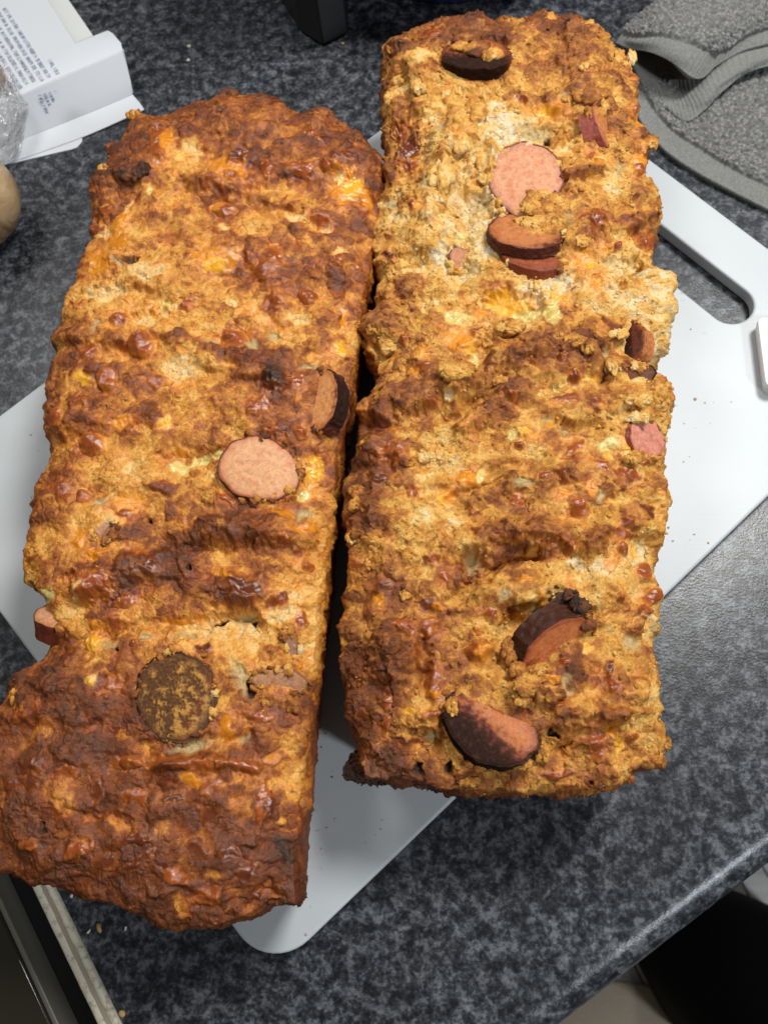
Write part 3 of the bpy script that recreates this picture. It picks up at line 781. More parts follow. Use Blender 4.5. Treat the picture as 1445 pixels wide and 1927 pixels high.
LEFT_TOP = [(262, 207), (300, 212), (345, 197), (395, 183), (428, 166), (478, 172), (522, 182), (546, 206), (578, 210), (604, 205), (632, 224), (662, 240), (690, 262), (712, 300)]
LEFT_RIGHT = [(712, 300), (716, 340), (712, 400), (703, 470), (692, 540), (681, 600), (670, 660), (661, 720), (651, 790), (640, 850), (630, 930), (622, 1000), (613, 1080), (606, 1160), (599, 1240), (586, 1330), (577, 1420), (571, 1500), (567, 1570), (560, 1650), (552, 1700)]
LEFT_RIGHT = [(x - (6 if 430 < y < 1690 else 0), y) for x, y in LEFT_RIGHT]
LEFT_BOTTOM = [(-24, 1600), (0, 1632), (50, 1650), (95, 1667), (150, 1688), (200, 1692), (245, 1712), (290, 1736), (345, 1738), (398, 1750), (435, 1736), (475, 1724), (515, 1700), (552, 1700)]
LEFT_LEFT = [(262, 207), (240, 236), (222, 262), (206, 278), (204, 302), (186, 322), (168, 347), (164, 400), (171, 448), (152, 502), (138, 540), (117, 572), (114, 630), (101, 680), (88, 720), (81, 768), (97, 830), (86, 890), (60, 940), (54, 1000), (44, 1040), (54, 1090), (80, 1112), (100, 1150), (96, 1200), (72, 1242), (40, 1270), (14, 1312), (-6, 1345), (-26, 1400), (-32, 1500), (-24, 1600)]
RIGHT_TOP = [(724, 92), (738, 72), (768, 62), (800, 36), (850, 30), (892, 26), (930, 40), (962, 25), (1012, 26), (1062, 20), (1100, 40), (1128, 52), (1142, 76), (1166, 86)]
RIGHT_RIGHT = [(1166, 86), (1186, 112), (1192, 150), (1197, 190), (1207, 225), (1224, 262), (1214, 300), (1200, 332), (1230, 352), (1243, 400), (1231, 450), (1226, 492), (1252, 512), (1262, 580), (1250, 640), (1228, 682), (1256, 712), (1266, 755), (1256, 800), (1247, 860), (1258, 925), (1249, 990), (1240, 1040), (1240, 1120), (1230, 1200), (1243, 1290), (1240, 1350), (1256, 1392), (1246, 1440)]
RIGHT_BOTTOM = [(690, 1458), (740, 1472), (800, 1477), (870, 1492), (932, 1489), (1012, 1488), (1080, 1486), (1138, 1484), (1184, 1460), (1204, 1440), (1246, 1440)]
RIGHT_LEFT = [(724, 92), (723, 160), (726, 220), (722, 290), (726, 350), (711, 400), (706, 470), (713, 520), (710, 575), (686, 605), (690, 650), (702, 690), (706, 730), (682, 770), (676, 830), (658, 900), (644, 930), (645, 970), (661, 1030), (656, 1090), (649, 1150), (641, 1220), (641, 1280), (651, 1330), (664, 1390), (690, 1458)]

def bpts(s):
    v = [x.split() for x in s.replace('\n', ';').split(';') if x.strip()]
    return [tuple(float(q_) for q_ in x) for x in v]
LEFT_BASE = bpts("""300 230 .66;430 190 .66;560 230 .67;650 260 .64;700 320 .60;250 270 .66;200 330 .66;190 400 .56;330 300 .42;450 240 .54;500 300 .57;620 330 .54;650 400 .48;300 400 .40;250 450 .36;200 480 .38
400 400 .48;520 400 .42;600 450 .50;670 470 .54;170 560 .38;230 540 .27;300 540 .28;380 520 .38;460 500 .54;560 520 .54;640 560 .50;140 640 .48;220 620 .33;320 600 .33;420 580 .36;520 590 .34;600 620 .38;650 640 .42
110 700 .57;170 690 .52;250 700 .50;330 690 .33;400 710 .31;470 700 .6;560 700 .55;110 780 .52;200 770 .50;280 770 .50;350 770 .38;430 760 .42;530 770 .58;620 800 .55;90 850 .5;180 850 .40;240 880 .29;330 830 .42;400 830 .42
90 930 .55;150 930 .43;230 950 .34;310 940 .40;380 930 .44;560 960 .40;600 1000 .36;60 1030 .46;120 1030 .36;200 1010 .40;290 1000 .58;380 1010 .62;460 1000 .63;540 1010 .5;590 1060 .36;90 1080 .38;150 1100 .48;230 1090 .60;320 1070 .68;430 1040 .36;500 1060 .53;580 1090 .38
110 1140 .33;200 1150 .55;280 1140 .48;400 1100 .63;460 1100 .55;540 1130 .25;590 1150 .33;160 1200 .34;240 1190 .36;330 1180 .36;420 1170 .24;500 1180 .24;580 1200 .34;100 1260 .62;170 1250 .53;240 1240 .48;430 1230 .34;480 1240 .2;570 1250 .32
40 1310 .58;110 1320 .66;200 1330 .58;430 1300 .40;520 1320 .53;570 1330 .5;30 1400 .56;100 1400 .66;180 1390 .62;260 1410 .52;350 1420 .54;430 1380 .44;500 1370 .5;560 1400 .46;30 1480 .6;110 1490 .5;200 1490 .64;300 1470 .62;400 1470 .56;480 1460 .5;550 1470 .44
30 1560 .68;100 1570 .66;190 1570 .62;280 1570 .62;370 1540 .64;450 1530 .5;540 1550 .58;60 1630 .72;150 1620 .64;240 1640 .64;330 1620 .6;420 1620 .64;520 1620 .70;100 1660 .66;250 1700 .68;350 1700 .58;450 1680 .65;530 1680 .72""")
LEFT_FEATS = parse("""F 490 884 80 68;F 333 1312 76 80;F 606 757 48 72;U 430 1010 120 28 0 3;U 240 1050 60 40 0 2;V 470 1190 90 40 20 2.6;U 120 1330 90 45 0 2;U 440 690 100 18 15 2.4;V 330 610 120 40 0 1.2;U 500 250 160 40 15 2;V 350 300 60 30 -20 1.5;U 380 345 60 16 6 2;V 560 930 60 40 0 2;V 350 870 60 25 0 2;U 180 1100 50 35 0 2;V 120 1220 60 22 -20 2;V 230 560 80 40 0 1.5
K 353 241 26 18;K 243 314 28 20;R* 221 275 14;R 295 260 16 24 20;R 298 300 8;O 318 258 14 26 30;P 358 279 24 20;D 335 300 30 20;Y 340 292 10 8;B 380 342 46 11 4;K 352 328 12 8;O 432 318 36 36;R 446 300 18 18;R 436 336 20 14;R* 421 389 21 16;O 404 386 14 12;L 285 358 8 10;R 198 395 14 10;O 228 412 14 48 28;P 238 388 9 20 30;P 190 432 12 18;R 178 428 10 12;B 290 225 25 12;B 440 195 40 20;K 420 213 10 8
R 583 254 24 9 35;K 527 270 12 9;K 655 268 12 10;R 571 326 32 14 18;R 503 322 13 22;Q 450 292 20 10;R* 613 320 10;R* 630 316 8;O 652 346 34 38;Y 666 354 22 18;L 642 335 7 12;O 690 374 12 24;K 677 420 27 20 -20;R 602 410 24 10 18;R* 550 386 6;P 555 408 26 10 10;P 615 426 14 7;K 546 430 10;P 470 430 18 12;D 480 420 40 16;B 600 230 24 14;B 520 210 30 16;P 425 425 14 8
O 188 487 15 30 22;O 218 456 22 12;H 243 482 15 6 12;G 224 488 12 12;P 272 507 26 18;P 190 548 22 20;D 225 560 34 22;R* 221 600 19 15;R* 265 650 22 22 0 1.3;R* 198 713 20 22;R 167 660 20 12 -42;R 136 566 12 10;O 118 592 8 16;P 273 598 24 16;L 310 567 13 8;O 290 578 8 10;K 340 634 28 12 12;R 352 572 18 8 -30;P 346 690 36 24;Y 155 712 16 14;R 296 712 15 13;K 110 690 20 12;G 185 610 8 14;O 240 560 10 8;O 340 724 10 7
O 408 486 44 24;Y 400 502 24 14;O 445 472 12 8;R 518 480 16 20;R 492 513 30 20 20;R 513 573 20 26 -20;O 465 580 14 10;K 452 512 12 14;K 631 527 13 40 -10 1.3;R* 579 554 22 13 5;R 672 505 10 14;R* 638 490 8 14;P 435 572 12 8;R* 440 641 27 23 20 1.2;G 474 648 10 14;G 400 645 14 8;G 512 632 14 8;O 540 620 9 13;O 646 602 10 24;Y 640 655 12 18;K 430 670 48 9 10;K 485 682 18 14;C 517 703 20 28 0 1.6;G 585 684 18 7;R 562 712 12 22;Q 515 735 16 14;P 560 600 20 10 20;P 640 470 14 8;B 610 500 24 10 40
R 106 788 17 22;R 118 818 10 12;R* 174 831 25 21 0 1.3;R 155 757 12 10;O 232 793 22 18;R 248 806 12 8;K 287 766 16 22;Y 312 798 14 12;O 336 846 12 10;L 333 873 22 15;L 375 862 26 10 -20;L 405 850 10 8;R* 158 928 20 13 -30 .8;R 110 922 18 22;G 188 942 16 10;O 242 942 26 20;R 232 962 14 7;K 308 918 27 15 8;K 325 955 16 22;P 200 975 18 14;O 150 1012 14 22;K 248 1000 32 16 -10;S 195 1000 16 18;H 278 978 7 4 20;P 245 870 22 14;D 225 860 40 18;D 210 900 30 14
R 495 762 22 18;K 520 746 14 14;R* 567 812 13 18;R 508 806 20 10;R 470 770 10 14;O 590 895 26 40 15;Y 597 884 20 26 15;L 572 930 14 12;O 530 966 22 8 12;G 572 967 18 12;O 566 997 26 12;K 450 1010 62 20 6;K 400 985 24 12;R 530 1018 12 10;P 395 890 14 16;D 380 905 18 20;R 425 940 26 8 35
O 64 1063 15 15;R 62 1046 10 8;R 182 1104 44 32 -10 1.2;O 180 1042 20 14;K 236 1058 22 20;Q 275 1075 28 24;R 213 1170 20 18;R 240 1130 26 14;G 208 1212 18 14;R* 257 1210 9;P 152 1112 10 28 10;L 90 1116 9 16;R 218 1288 20 15;Y 180 1280 12 12;Y 172 1212 14 16;H 223 1224 5 4;G 282 1198 16 6 -15;O 172 1180 10 14;K 90 1290 30 14
K 359 1066 20 38 -12 1.2;H 357 1075 6 4;Q 455 1105 52 17 14;K 462 1124 26 10;O 420 1082 26 7 10;R 522 1131 22 12;R* 582 1068 12 9;O 560 1103 15 8;P 560 1120 18 12;R 572 1164 9 20;O 345 1166 42 8 -8;Q 384 1215 22 11;H 403 1171 14 4 -12;H 474 1172 8 4 -20;G 450 1165 30 10;P 480 1182 16 8;G 452 1272 17 36 -14;H 466 1294 6 14;O 565 1250 13 10;O 530 1225 8 8;P 548 1150 20 14;R 480 1344 38 12;P 525 1160 20 14;G 350 1195 30 6 -10
K 133 1422 44 22 15;E 114 1506 30 36;E 118 1500 18 20;H 78 1560 7 11;K 85 1610 32 22;R* 245 1436 24 12;Q 28 1478 20 14;Q 62 1470 12 18;E 230 1382 13 14;Q 180 1490 14 26;K 20 1640 20 20;R 230 1435 20 10
R 340 1436 85 14 4;Q 310 1442 40 10;R 450 1440 46 14 12;O 360 1466 22 12;O 428 1366 15 20;O 512 1420 20 12;R 500 1505 13 48 4;Q 503 1520 10 20;Q 397 1530 24 16;G 355 1405 38 9 -14;G 462 1396 14 8;D 545 1408 16 32 -10;D 548 1480 18 20;D 526 1540 9 9;C 542 1596 22 30;K 528 1660 24 20;K 60 1640 30 20;K 130 1610 26 14;K 470 1580 18 12;E 450 1515 26 18;Q 430 1610 22 12;Q 60 1440 26 10 20;R 120 1455 30 9 -10;Q 330 1500 30 9 -14;R 250 1500 26 12 20;E 210 1545 30 12 30;R 150 1600 30 10 -25;Q 260 1620 36 9 -30;R 330 1650 30 10 15;Q 470 1640 34 9 -10;R 60 1590 20 12;R 390 1690 30 10 -20;Q 150 1650 24 8 20;E 80 1370 28 14 -30;R 40 1350 16 12;K 300 1680 30 10 -20;K 70 1530 24 14;E 400 1652 16 12;E 342 1702 20 26;Q 482 1690 16 10;D 332 1712 5 8;R 400 1480 20 14;Q 250 1580 40 12 -20;Q 200 1620 30 12 -30;E 300 1560 20 8;Q 370 1600 26 10""")

LFT = build_loaf("loaf", "smoother, darker savoury loaf on the left with one pale round sausage slice showing", LEFT_TOP, LEFT_RIGHT, LEFT_BOTTOM, LEFT_LEFT, .058, .009, .0048, LEFT_BASE, LEFT_FEATS, 100, .66, -.015, [
    (2.8, 17, [(120, 640), (220, 640), (300, 622), (380, 652), (470, 690), (525, 725)]), (2.2, 14, [(365, 342), (440, 346), (520, 335)]),
    (3.0, 26, [(390, 1000), (470, 990), (570, 1012)]), (3.2, 30, [(170, 1090), (300, 1062), (400, 1102), (505, 1112)]), (-2.8, 16, [(150, 1195), (250, 1182), (400, 1170), (485, 1163)]),
    (2.4, 26, [(60, 1285), (200, 1242), (300, 1232)]), (-2.2, 14, [(380, 385), (450, 372), (560, 402)]), (2.4, 24, [(480, 300), (600, 332), (700, 300)]), (2.0, 20, [(200, 345), (250, 330), (300, 330)]),
    (-2.0, 16, [(130, 560), (230, 540), (330, 560)]), (2.0, 22, [(480, 470), (520, 530), (540, 590)]), (-2.0, 18, [(330, 850), (410, 850), (440, 800)]), (2.2, 24, [(100, 800), (150, 780), (260, 780)]),
    (-1.8, 14, [(280, 1405), (400, 1400), (470, 1390)]), (1.8, 14, [(300, 1440), (400, 1432), (480, 1440)]), (-1.8, 14, [(60, 1530), (160, 1540), (230, 1500)])], (1.02, .92, .78), .14)
sl = add_slice(LFT, 490, 884, 0, 11, 15.6, 13.6, 7, 1.7, 20, TAN, (.50, .20, .09), DRED, label="pale round sausage slice with a dark red rim", seed=1)
add_slice(LFT, 606, 757, 183, 36, 13.6, 9.2, 7, 2.4, 88, (.68, .30, .11), (.42, .14, .045), DRED, .34, 5, label="upright sausage slice with a burnt right rim", seed=2)
add_slice(LFT, 333, 1312, 90, 5, 14.6, 15.8, 6, 1.7, 0, (.10, .045, .022), (.06, .026, .014), (.10, .045, .022), .95, 200, 1, "burnt round sausage slice dusted with golden crumbs", seed=3, burn=(.105, .047, .021))
add_slice(LFT, 110, 1158, 285, 42, 9.4, 7.6, 9, .5, 15, (.50, .25, .13), (.42, .2, .08), (.16, .035, .018), label="sausage slice poking out of the left side", seed=4)
add_slice(LFT, 528, 1284, 60, 28, 10.5, 4.6, 4, -.2, 12, (.42, .20, .10), (.42, .20, .09), (.3, .13, .06), seed=5)
add_slice(LFT, 549, 1216, 20, 30, 2.4, 7.2, 3, -.1, -18, (.28, .14, .09), (.2, .1, .06), (.12, .06, .04), seed=6)
add_slice(LFT, 198, 1002, 200, 25, 4.2, 4.6, 4, -.2, 0, (.40, .18, .09), (.36, .14, .06), (.2, .06, .03), seed=7)
add_crumbs(LFT, 1400, .18, .8, 11)
for k, (x, y, rx, ry, T) in enumerate([(252, 216, 12, 9, .48), (197, 318, 10, 8, .34), (668, 262, 13, 10, .62), (600, 214, 20, 12, .62), (430, 178, 18, 10, .66), (640, 240, 12, 10, .62), (88, 905, 14, 10, .5), (62, 1030, 12, 16, .42), (540, 1325, 26, 14, .5), (500, 1318, 14, 10, .5), (395, 935, 12, 14, .42), (410, 985, 16, 10, .6), (100, 768, 12, 10, .6), (300, 1730, 14, 8, .64), (520, 1692, 12, 10, .7), (30, 1310, 12, 14, .42), (250, 330, 24, 14, .78), (270, 318, 12, 14, .76)]):
    add_clump(LFT, x, y, rx, ry, T, seed=300 + k, lift=.1, hz=.55)

RIGHT_BASE = bpts("""760 90 .48;800 60 .56;850 50 .60;920 50 .62;980 40 .52;1050 40 .56;1110 70 .40;1150 110 .46;745 150 .38;790 130 .28;800 190 .28;850 200 .33;950 170 .42;1020 110 .40;1080 130 .46;1000 180 .34;1060 200 .46;1130 180 .40;1170 120 .34;1190 180 .48;740 230 .48;790 240 .30;860 240 .25;900 220 .24;940 230 .10;960 250 .05
1000 220 .2;1060 230 .25;1180 240 .48;1210 260 .40;740 300 .42;800 320 .25;850 310 .2;900 300 .16;1070 300 .3;1100 280 .34;1160 320 .24;1190 300 .33;740 360 .30;790 370 .25;840 380 .2;880 400 .15;900 430 .12;1050 360 .44;1110 370 .32;1200 360 .42;720 430 .30;770 440 .22;830 430 .15;870 450 .2;1000 420 .36;1080 430 .36;1150 400 .38;1220 420 .42
720 500 .32;770 490 .22;820 500 .12;860 540 .32;1060 480 .26;1120 470 .33;1180 470 .2;1225 520 .16;730 560 .42;790 550 .37;850 580 .26;900 560 .3;1040 530 .15;1110 530 .2;1180 540 .17;1240 560 .14;700 630 .50;740 620 .38;800 610 .36;860 640 .32;920 620 .3;990 610 .28;1070 620 .42;1120 640 .44;1240 620 .08;720 680 .38;780 690 .42;850 700 .34;920 690 .3;1000 670 .54;1060 680 .50;1120 690 .42;1230 670 .15
720 740 .46;790 740 .45;860 730 .33;930 740 .48;1000 720 .42;1060 740 .35;1130 730 .38;1200 740 .3;1240 740 .35;700 800 .55;750 800 .48;800 790 .40;860 790 .32;930 780 .48;1000 770 .28;1060 770 .33;1130 780 .33;1200 770 .2;1240 780 .25;690 860 .52;740 860 .52;800 850 .27;850 860 .2;900 840 .32;970 840 .25;1040 850 .37;1110 850 .38;1160 860 .25;1220 880 .32
670 930 .54;710 940 .55;760 930 .38;820 930 .27;880 920 .36;940 900 .4;1010 900 .42;1080 900 .42;1150 900 .48;1220 920 .38;680 990 .48;730 990 .34;790 980 .2;850 980 .28;920 990 .45;990 980 .43;1050 980 .47;1120 970 .36;1180 960 .40;1240 960 .3;680 1050 .4;740 1040 .28;800 1040 .22;870 1030 .40;940 1030 .5;1010 1030 .5;1080 1040 .36;1150 1040 .3;1220 1050 .32
680 1110 .46;740 1100 .48;800 1090 .36;860 1110 .5;930 1100 .3;1000 1090 .3;1060 1100 .25;1130 1090 .18;1190 1090 .24;1230 1110 .3;670 1180 .48;730 1170 .48;790 1170 .43;850 1160 .48;910 1150 .36;970 1150 .36;1130 1160 .35;1190 1170 .31;670 1250 .58;730 1240 .60;790 1230 .5;860 1230 .46;920 1230 .34;1130 1240 .44;1190 1240 .40;1230 1240 .32
670 1310 .62;740 1310 .6;790 1330 .35;850 1300 .48;1000 1310 .47;1080 1310 .46;1150 1310 .5;1220 1310 .32;690 1370 .62;740 1370 .48;800 1380 .31;820 1410 .35;1060 1370 .35;1120 1380 .42;1180 1380 .33;1230 1380 .34;700 1430 .67;760 1430 .60;820 1440 .48;900 1470 .48;980 1460 .45;1060 1440 .48;1130 1440 .48;1190 1420 .36;1230 1430 .46;720 1465 .74;800 1470 .67""")
RIGHT_FEATS = parse("""F 988 338 70 84;F 897 120 78 42;F 980 455 78 40;F 925 1366 92 66 30;F 1220 826 36 40;V 880 390 60 70 0 3;U 1070 390 70 50 0 3;U 820 330 40 70 0 2;V 950 575 80 34 5 3.5;U 1010 690 90 34 5 3.6;V 1140 690 16 45 0 3;U 762 985 74 66 0 3.2;U 1212 395 34 40 0 2;V 1205 492 36 14 -10 2.5;U 1238 580 26 56 0 2;U 712 622 30 26 0 2.5;V 700 722 26 30 0 3;U 745 835 50 34 0 2.2;V 805 862 34 16 20 2;V 886 1062 22 30 0 2.5;V 968 1048 60 9 -15 2.5;U 1005 995 64 22 0 2;U 1112 1132 34 14 -30 3;U 728 1225 40 56 0 2.4;V 800 1250 12 60 0 1.6;U 905 1225 30 20 0 1.6;V 826 1385 18 44 20 2;U 992 1302 32 30 0 2;U 1155 1345 42 26 0 2;U 855 250 22 46 0 2;V 905 300 16 60 0 2;U 790 130 40 46 0 1.6;V 842 165 40 20 0 1.6;U 1100 170 50 26 0 2.4;V 1085 232 24 22 0 2;U 1195 130 26 50 0 1.5;U 860 700 40 22 0 2;U 965 612 40 14 -10 2;U 1220 740 44 40 0 1.6;V 1080 790 60 10 0 1.6;U 1080 940 60 20 0 1.4;U 970 1010 90 30 0 2.5;V 880 1060 40 30 0 2;V 960 1170 90 26 -30 3;U 1060 1300 90 50 0 2;V 800 1400 40 30 30 3;U 1210 340 40 60 0 1.5;V 940 880 60 16 0 1.5;U 740 1240 60 60 0 1.5;V 750 270 36 50 0 2;U 920 60 160 30 0 2;V 1030 245 60 25 10 2.5;V 900 690 26 40 0 3;U 1180 780 70 40 0 2;V 860 480 30 30 0 2;U 1080 110 50 50 0 1.5
Q 764 262 24 38 12;R 745 240 14 20;O 772 296 14 8;G 830 235 16 10;W 952 238 20 32;W 935 190 14 12;K 1065 48 20 18;B 1085 86 20 18;O 1030 200 34 16 8;Y 1022 202 14 7;R 985 184 18 8;G 1010 236 34 14;H 1035 247 8 6;R 1192 200 18 24;O 1195 225 12 20;B 1045 118 18 14;K 1050 112 6 6;B 870 60 30 14;K 860 82 10 8;R 808 60 18 12;D 870 240 24 28;G 1075 180 20 8;B 1008 122 50 14 8
R 767 306 22 20;O 792 316 13 10;G 802 352 16 14;H 812 344 8 7;O 825 424 13 5;G 905 372 18 24;H 862 400 10 6 -30;O 787 394 16 9;R 782 392 8 6;L 870 440 12 10;G 882 505 16 10;Q 731 482 10 16;G 735 380 10 14;K 740 335 12 16;P 850 470 20 14;W 828 480 14 18
R* 1113 288 10 8;O 1118 308 8 9;B 1090 334 34 9 -26;R 1040 378 24 11 -15;G 1053 410 26 12 12;R 1119 420 17 24;O 1098 488 24 17;O 1125 525 24 18;Y 1110 500 10 8;G 1145 492 16 12;R* 1220 452 12 15;O 1202 300 10 18;R* 1160 468 8 10;B 1205 412 20 14;Y 1048 552 20 8 32;W 1064 522 12 12;R 1083 546 6 5;O 1135 470 14 7 -20;R* 1196 322 7 9;G 1170 310 10 16
Y 960 568 50 19 6;L 1000 584 42 18;L 1038 592 18 24;Y 942 553 30 13;O 908 580 14 10;L 855 590 22 14;O 1065 570 14 14;O 866 642 32 28;Y 884 660 12 14;O 800 660 14 9;Y 792 664 8 7;L 893 678 10 20;K 916 690 9 16;R* 757 638 8 8 0 1.3;B 715 614 22 14;R* 811 762 14 9;R* 960 753 13 11;K 950 742 24 9 -12;Q 714 800 22 30;Y 696 835 10 10;R 740 850 24 14;H 828 746 5 4;R 790 690 16 8;O 775 698 14 7;O 745 670 10 8;R 858 725 8 8 -40;W 845 745 10 8;B 790 640 14 10;R 888 622 10 12 30;B 800 740 20 12
R* 1056 685 10 10;R* 1080 712 13 9;R* 1000 690 8 8;Y 1114 710 15 6;G 1140 690 7 28;R 1064 750 30 8 -6;R* 1122 760 10 8;L 1045 728 8 7;O 1003 822 20 10;Y 984 812 12 8;L 966 816 10 8;O 1065 824 18 7;R 1078 842 22 9 -24;O 1182 830 12 22;L 1142 836 20 12;Y 1145 856 14 8;R* 980 841 12 8;R 1102 815 16 5 -14;B 1000 668 48 16;B 985 640 20 10;G 1070 806 20 6;Y 1175 845 10 12;O 1035 795 10 6;G 1020 790 14 10
R 735 862 26 16;Q 716 900 16 18;O* 877 898 23 16 0 1.0;L 905 895 9 14;R* 777 928 10 9;O 842 926 20 12;Y 832 940 10 8;O 882 985 14 8;R 896 1006 13 9;R 668 1058 14 14;Q 719 1103 20 18;O 715 1130 14 10;R 812 1063 20 14 -10;R 838 1086 20 12 20;G 890 1060 15 24;Q 800 1140 26 11;R 920 1150 16 12;B 677 950 15 16;K 714 965 9 28 12;B 760 910 30 8;W 850 985 14 10;K 862 1105 10 6;O 825 1145 20 6
R* 972 938 13 15 0 .8;R 980 950 9 8;R* 1025 893 11 8;O 1068 935 14 10;R* 1088 950 18 20 0 .8;O 1112 920 9 16;R 1075 870 18 8;R 1130 880 20 8;R 1182 895 32 11 18;R* 1213 874 12 8;Q 1215 957 24 14;R 1180 982 10 20;R 1178 1000 28 9 10;R* 1175 1036 10 12 0 1.2;R* 1217 1075 14 15 0 1.2;R* 1231 1118 9 16;R* 1163 1130 7 7;R* 1071 1036 10 10;B 1035 1012 50 16 6;K 962 1044 34 7 -16;G 982 910 24 7 5;W 950 1120 14 10;G 948 1122 10 14;O 990 1098 12 5;O 1020 1120 8 8;P 1132 1070 36 26;R 1205 1150 18 13;G 1128 930 8 12;B 1120 1015 14 16;R 1060 900 24 8;O 1150 1060 14 10;Y 1200 1040 10 12;G 1120 1075 8 5;R 1045 1020 14 8;W 1080 1065 16 10;D 1120 960 20 12
R 765 1180 20 13;R* 804 1188 18 17;R 780 1226 9 16;R 819 1282 15 42 -4;O 818 1305 12 10;R 898 1226 30 18;O 912 1222 16 14;B 735 1210 24 16;Q 790 1250 14 16;R* 730 1320 11 10;Q 680 1350 14 14;R 726 1370 10 18;Y 770 1332 16 10;R 812 1350 26 12;G 810 1382 14 16;Q 760 1402 26 12;K 700 1456 36 14;H 785 1450 10 10;H 842 1450 9 13;D 852 1442 12 10;K 668 1446 14 10;B 700 1280 24 14;B 745 1280 22 18;D 790 1325 18 12;K 735 1250 6 26 -10;H 885 1438 14 4 35
R 1040 1312 27 17 10;O 1040 1276 26 9;Y 1108 1216 10 16;R 986 1342 9 28 -12;Q 1145 1255 13 18;R 1152 1290 24 9 25;R* 1199 1394 17 14;R 1127 1398 19 40;R 1050 1460 54 9 -4;B 1155 1346 26 12;G 1070 1300 8 18;H 1115 1472 9 12;R* 1205 1166 14 12;G 1190 1206 16 14;H 1045 1392 9 4 30;K 1204 1446 20 10;O 1160 1380 8 16;Y 1165 1400 8 20;H 1072 1420 12 3 45;R 1060 1250 14 8;B 1200 1180 12 10;D 1090 1320 20 18;R 1150 1325 10 6""")
RGT = build_loaf("loaf", "craggier golden savoury loaf on the right with charred sausage pieces sticking out", RIGHT_TOP, RIGHT_RIGHT, RIGHT_BOTTOM, RIGHT_LEFT, .058, .009, .0048, RIGHT_BASE, RIGHT_FEATS, 200, 1.0, .01, [
    (5.0, 36, [(870, 722), (930, 692), (1000, 655), (1080, 640), (1130, 662)]), (3.2, 14, [(880, 645), (940, 626), (1000, 606), (1034, 588)]), (3.6, 24, [(870, 805), (930, 762), (985, 730)]),
    (3.6, 26, [(700, 770), (770, 745), (850, 735)]), (-3.0, 13, [(690, 800), (770, 790), (850, 780), (890, 740)]), (3.4, 26, [(700, 850), (722, 900), (705, 950), (690, 1000)]), (2.4, 20, [(890, 935), (980, 892), (1100, 880)]),
    (3.8, 26, [(850, 1030), (930, 1012), (1040, 1000), (1110, 1022)]), (-3.6, 13, [(860, 1125), (930, 1062), (1010, 1040)]), (2.8, 20, [(900, 1130), (1000, 1108), (1080, 1118)]),
    (-4.0, 24, [(930, 1265), (975, 1180), (1050, 1130)]), (-2.8, 9, [(840, 945), (900, 916), (940, 898)]), (4.0, 26, [(835, 262), (822, 330), (815, 410)]), (3.2, 20, [(880, 240), (925, 295), (915, 350)]),
    (-2.4, 16, [(870, 290), (872, 360), (880, 420)]), (3.4, 15, [(990, 372), (1060, 340), (1135, 312)]), (3.0, 22, [(1080, 440), (1150, 420), (1225, 420)]), (-3.4, 6, [(1165, 538), (1205, 508), (1228, 494)]),
    (3.0, 24, [(1238, 540), (1246, 590), (1230, 650)]), (3.0, 22, [(745, 90), (790, 130), (790, 190)]), (-3.0, 18, [(735, 260), (775, 240), (800, 300)]), (2.6, 22, [(1080, 60), (1120, 90), (1120, 150)]),
    (-2.6, 16, [(980, 190), (1040, 212), (1085, 235)]), (3.0, 24, [(720, 430), (780, 400), (830, 450)]), (-2.2, 18, [(790, 500), (850, 470), (870, 430)]), (2.6, 20, [(720, 1190), (760, 1240), (740, 1300)]),
    (-2.4, 12, [(790, 1200), (795, 1270), (800, 1330)]), (2.8, 24, [(1060, 1340), (1140, 1330), (1200, 1290)]), (-2.4, 14, [(1050, 1420), (1090, 1390), (1150, 1380)]), (-2.2, 14, [(1120, 960), (1180, 935), (1240, 950)]),
    (2.4, 20, [(1110, 1000), (1180, 985), (1235, 1000)]), (2.6, 22, [(1130, 1110), (1180, 1130), (1230, 1180)]), (-2.6, 16, [(1060, 800), (1130, 790), (1180, 770)])])
add_slice(RGT, 897, 112, 275, 9, 15.6, 12.5, 8, 3.4, 5, (.40, .12, .035), (.12, .035, .018), DRED, .62, 100, label="dark burnt sausage slice at the far end", seed=21)
add_slice(RGT, 988, 340, 185, 5, 15.8, 20.5, 6, 1.6, 0, PINK, (.50, .22, .14), (.20, .07, .04), label="large pink sausage slice half covered by crumb", seed=22)
add_slice(RGT, 984, 446, 280, 16, 16.0, 11.5, 5, 4.2, 8, (.46, .17, .06), (.34, .10, .035), (.11, .032, .018), .22, 60, seed=23)
add_slice(RGT, 1002, 486, 285, 24, 13.2, 9, 5, .8, 5, (.30, .08, .035), (.2, .05, .025), (.24, .055, .028), seed=24)
add_slice(RGT, 866, 488, 20, 25, 5.2, 6.6, 4, .2, 0, (.46, .20, .10), (.3, .1, .05), (.2, .06, .03), .2, 270, seed=25)
add_slice(RGT, 1138, 240, 0, 52, 10.8, 8.5, 8, .6, 90, (.50, .19, .06), (.42, .14, .05), (.34, .095, .07), label="sausage piece standing on edge near the far right corner", seed=26)
add_slice(RGT, 1180, 648, 184, 42, 10.5, 8.5, 6, .9, 90, (.07, .025, .015), (.40, .13, .04), (.46, .16, .05), .75, 180, seed=27)
add_slice(RGT, 1192, 706, 100, 30, 8.6, 4.4, 4, .4, -8, (.17, .07, .04), (.06, .03, .02), CHAR, .5, 270, seed=28)
add_slice(RGT, 1218, 826, 10, 34, 8.6, 9.5, 6, .8, 80, (.60, .24, .17), (.52, .2, .13), (.36, .11, .08), label="pink sausage piece at the right side", seed=29)
add_slice(RGT, 1046, 1214, 58, 58, 15.2, 9.6, 9, 1.4, -40, (.56, .175, .06), (.30, .07, .025), (.06, .022, .014), .22, 225, label="sausage slice with a charred back, tilted to the lower right", seed=30)
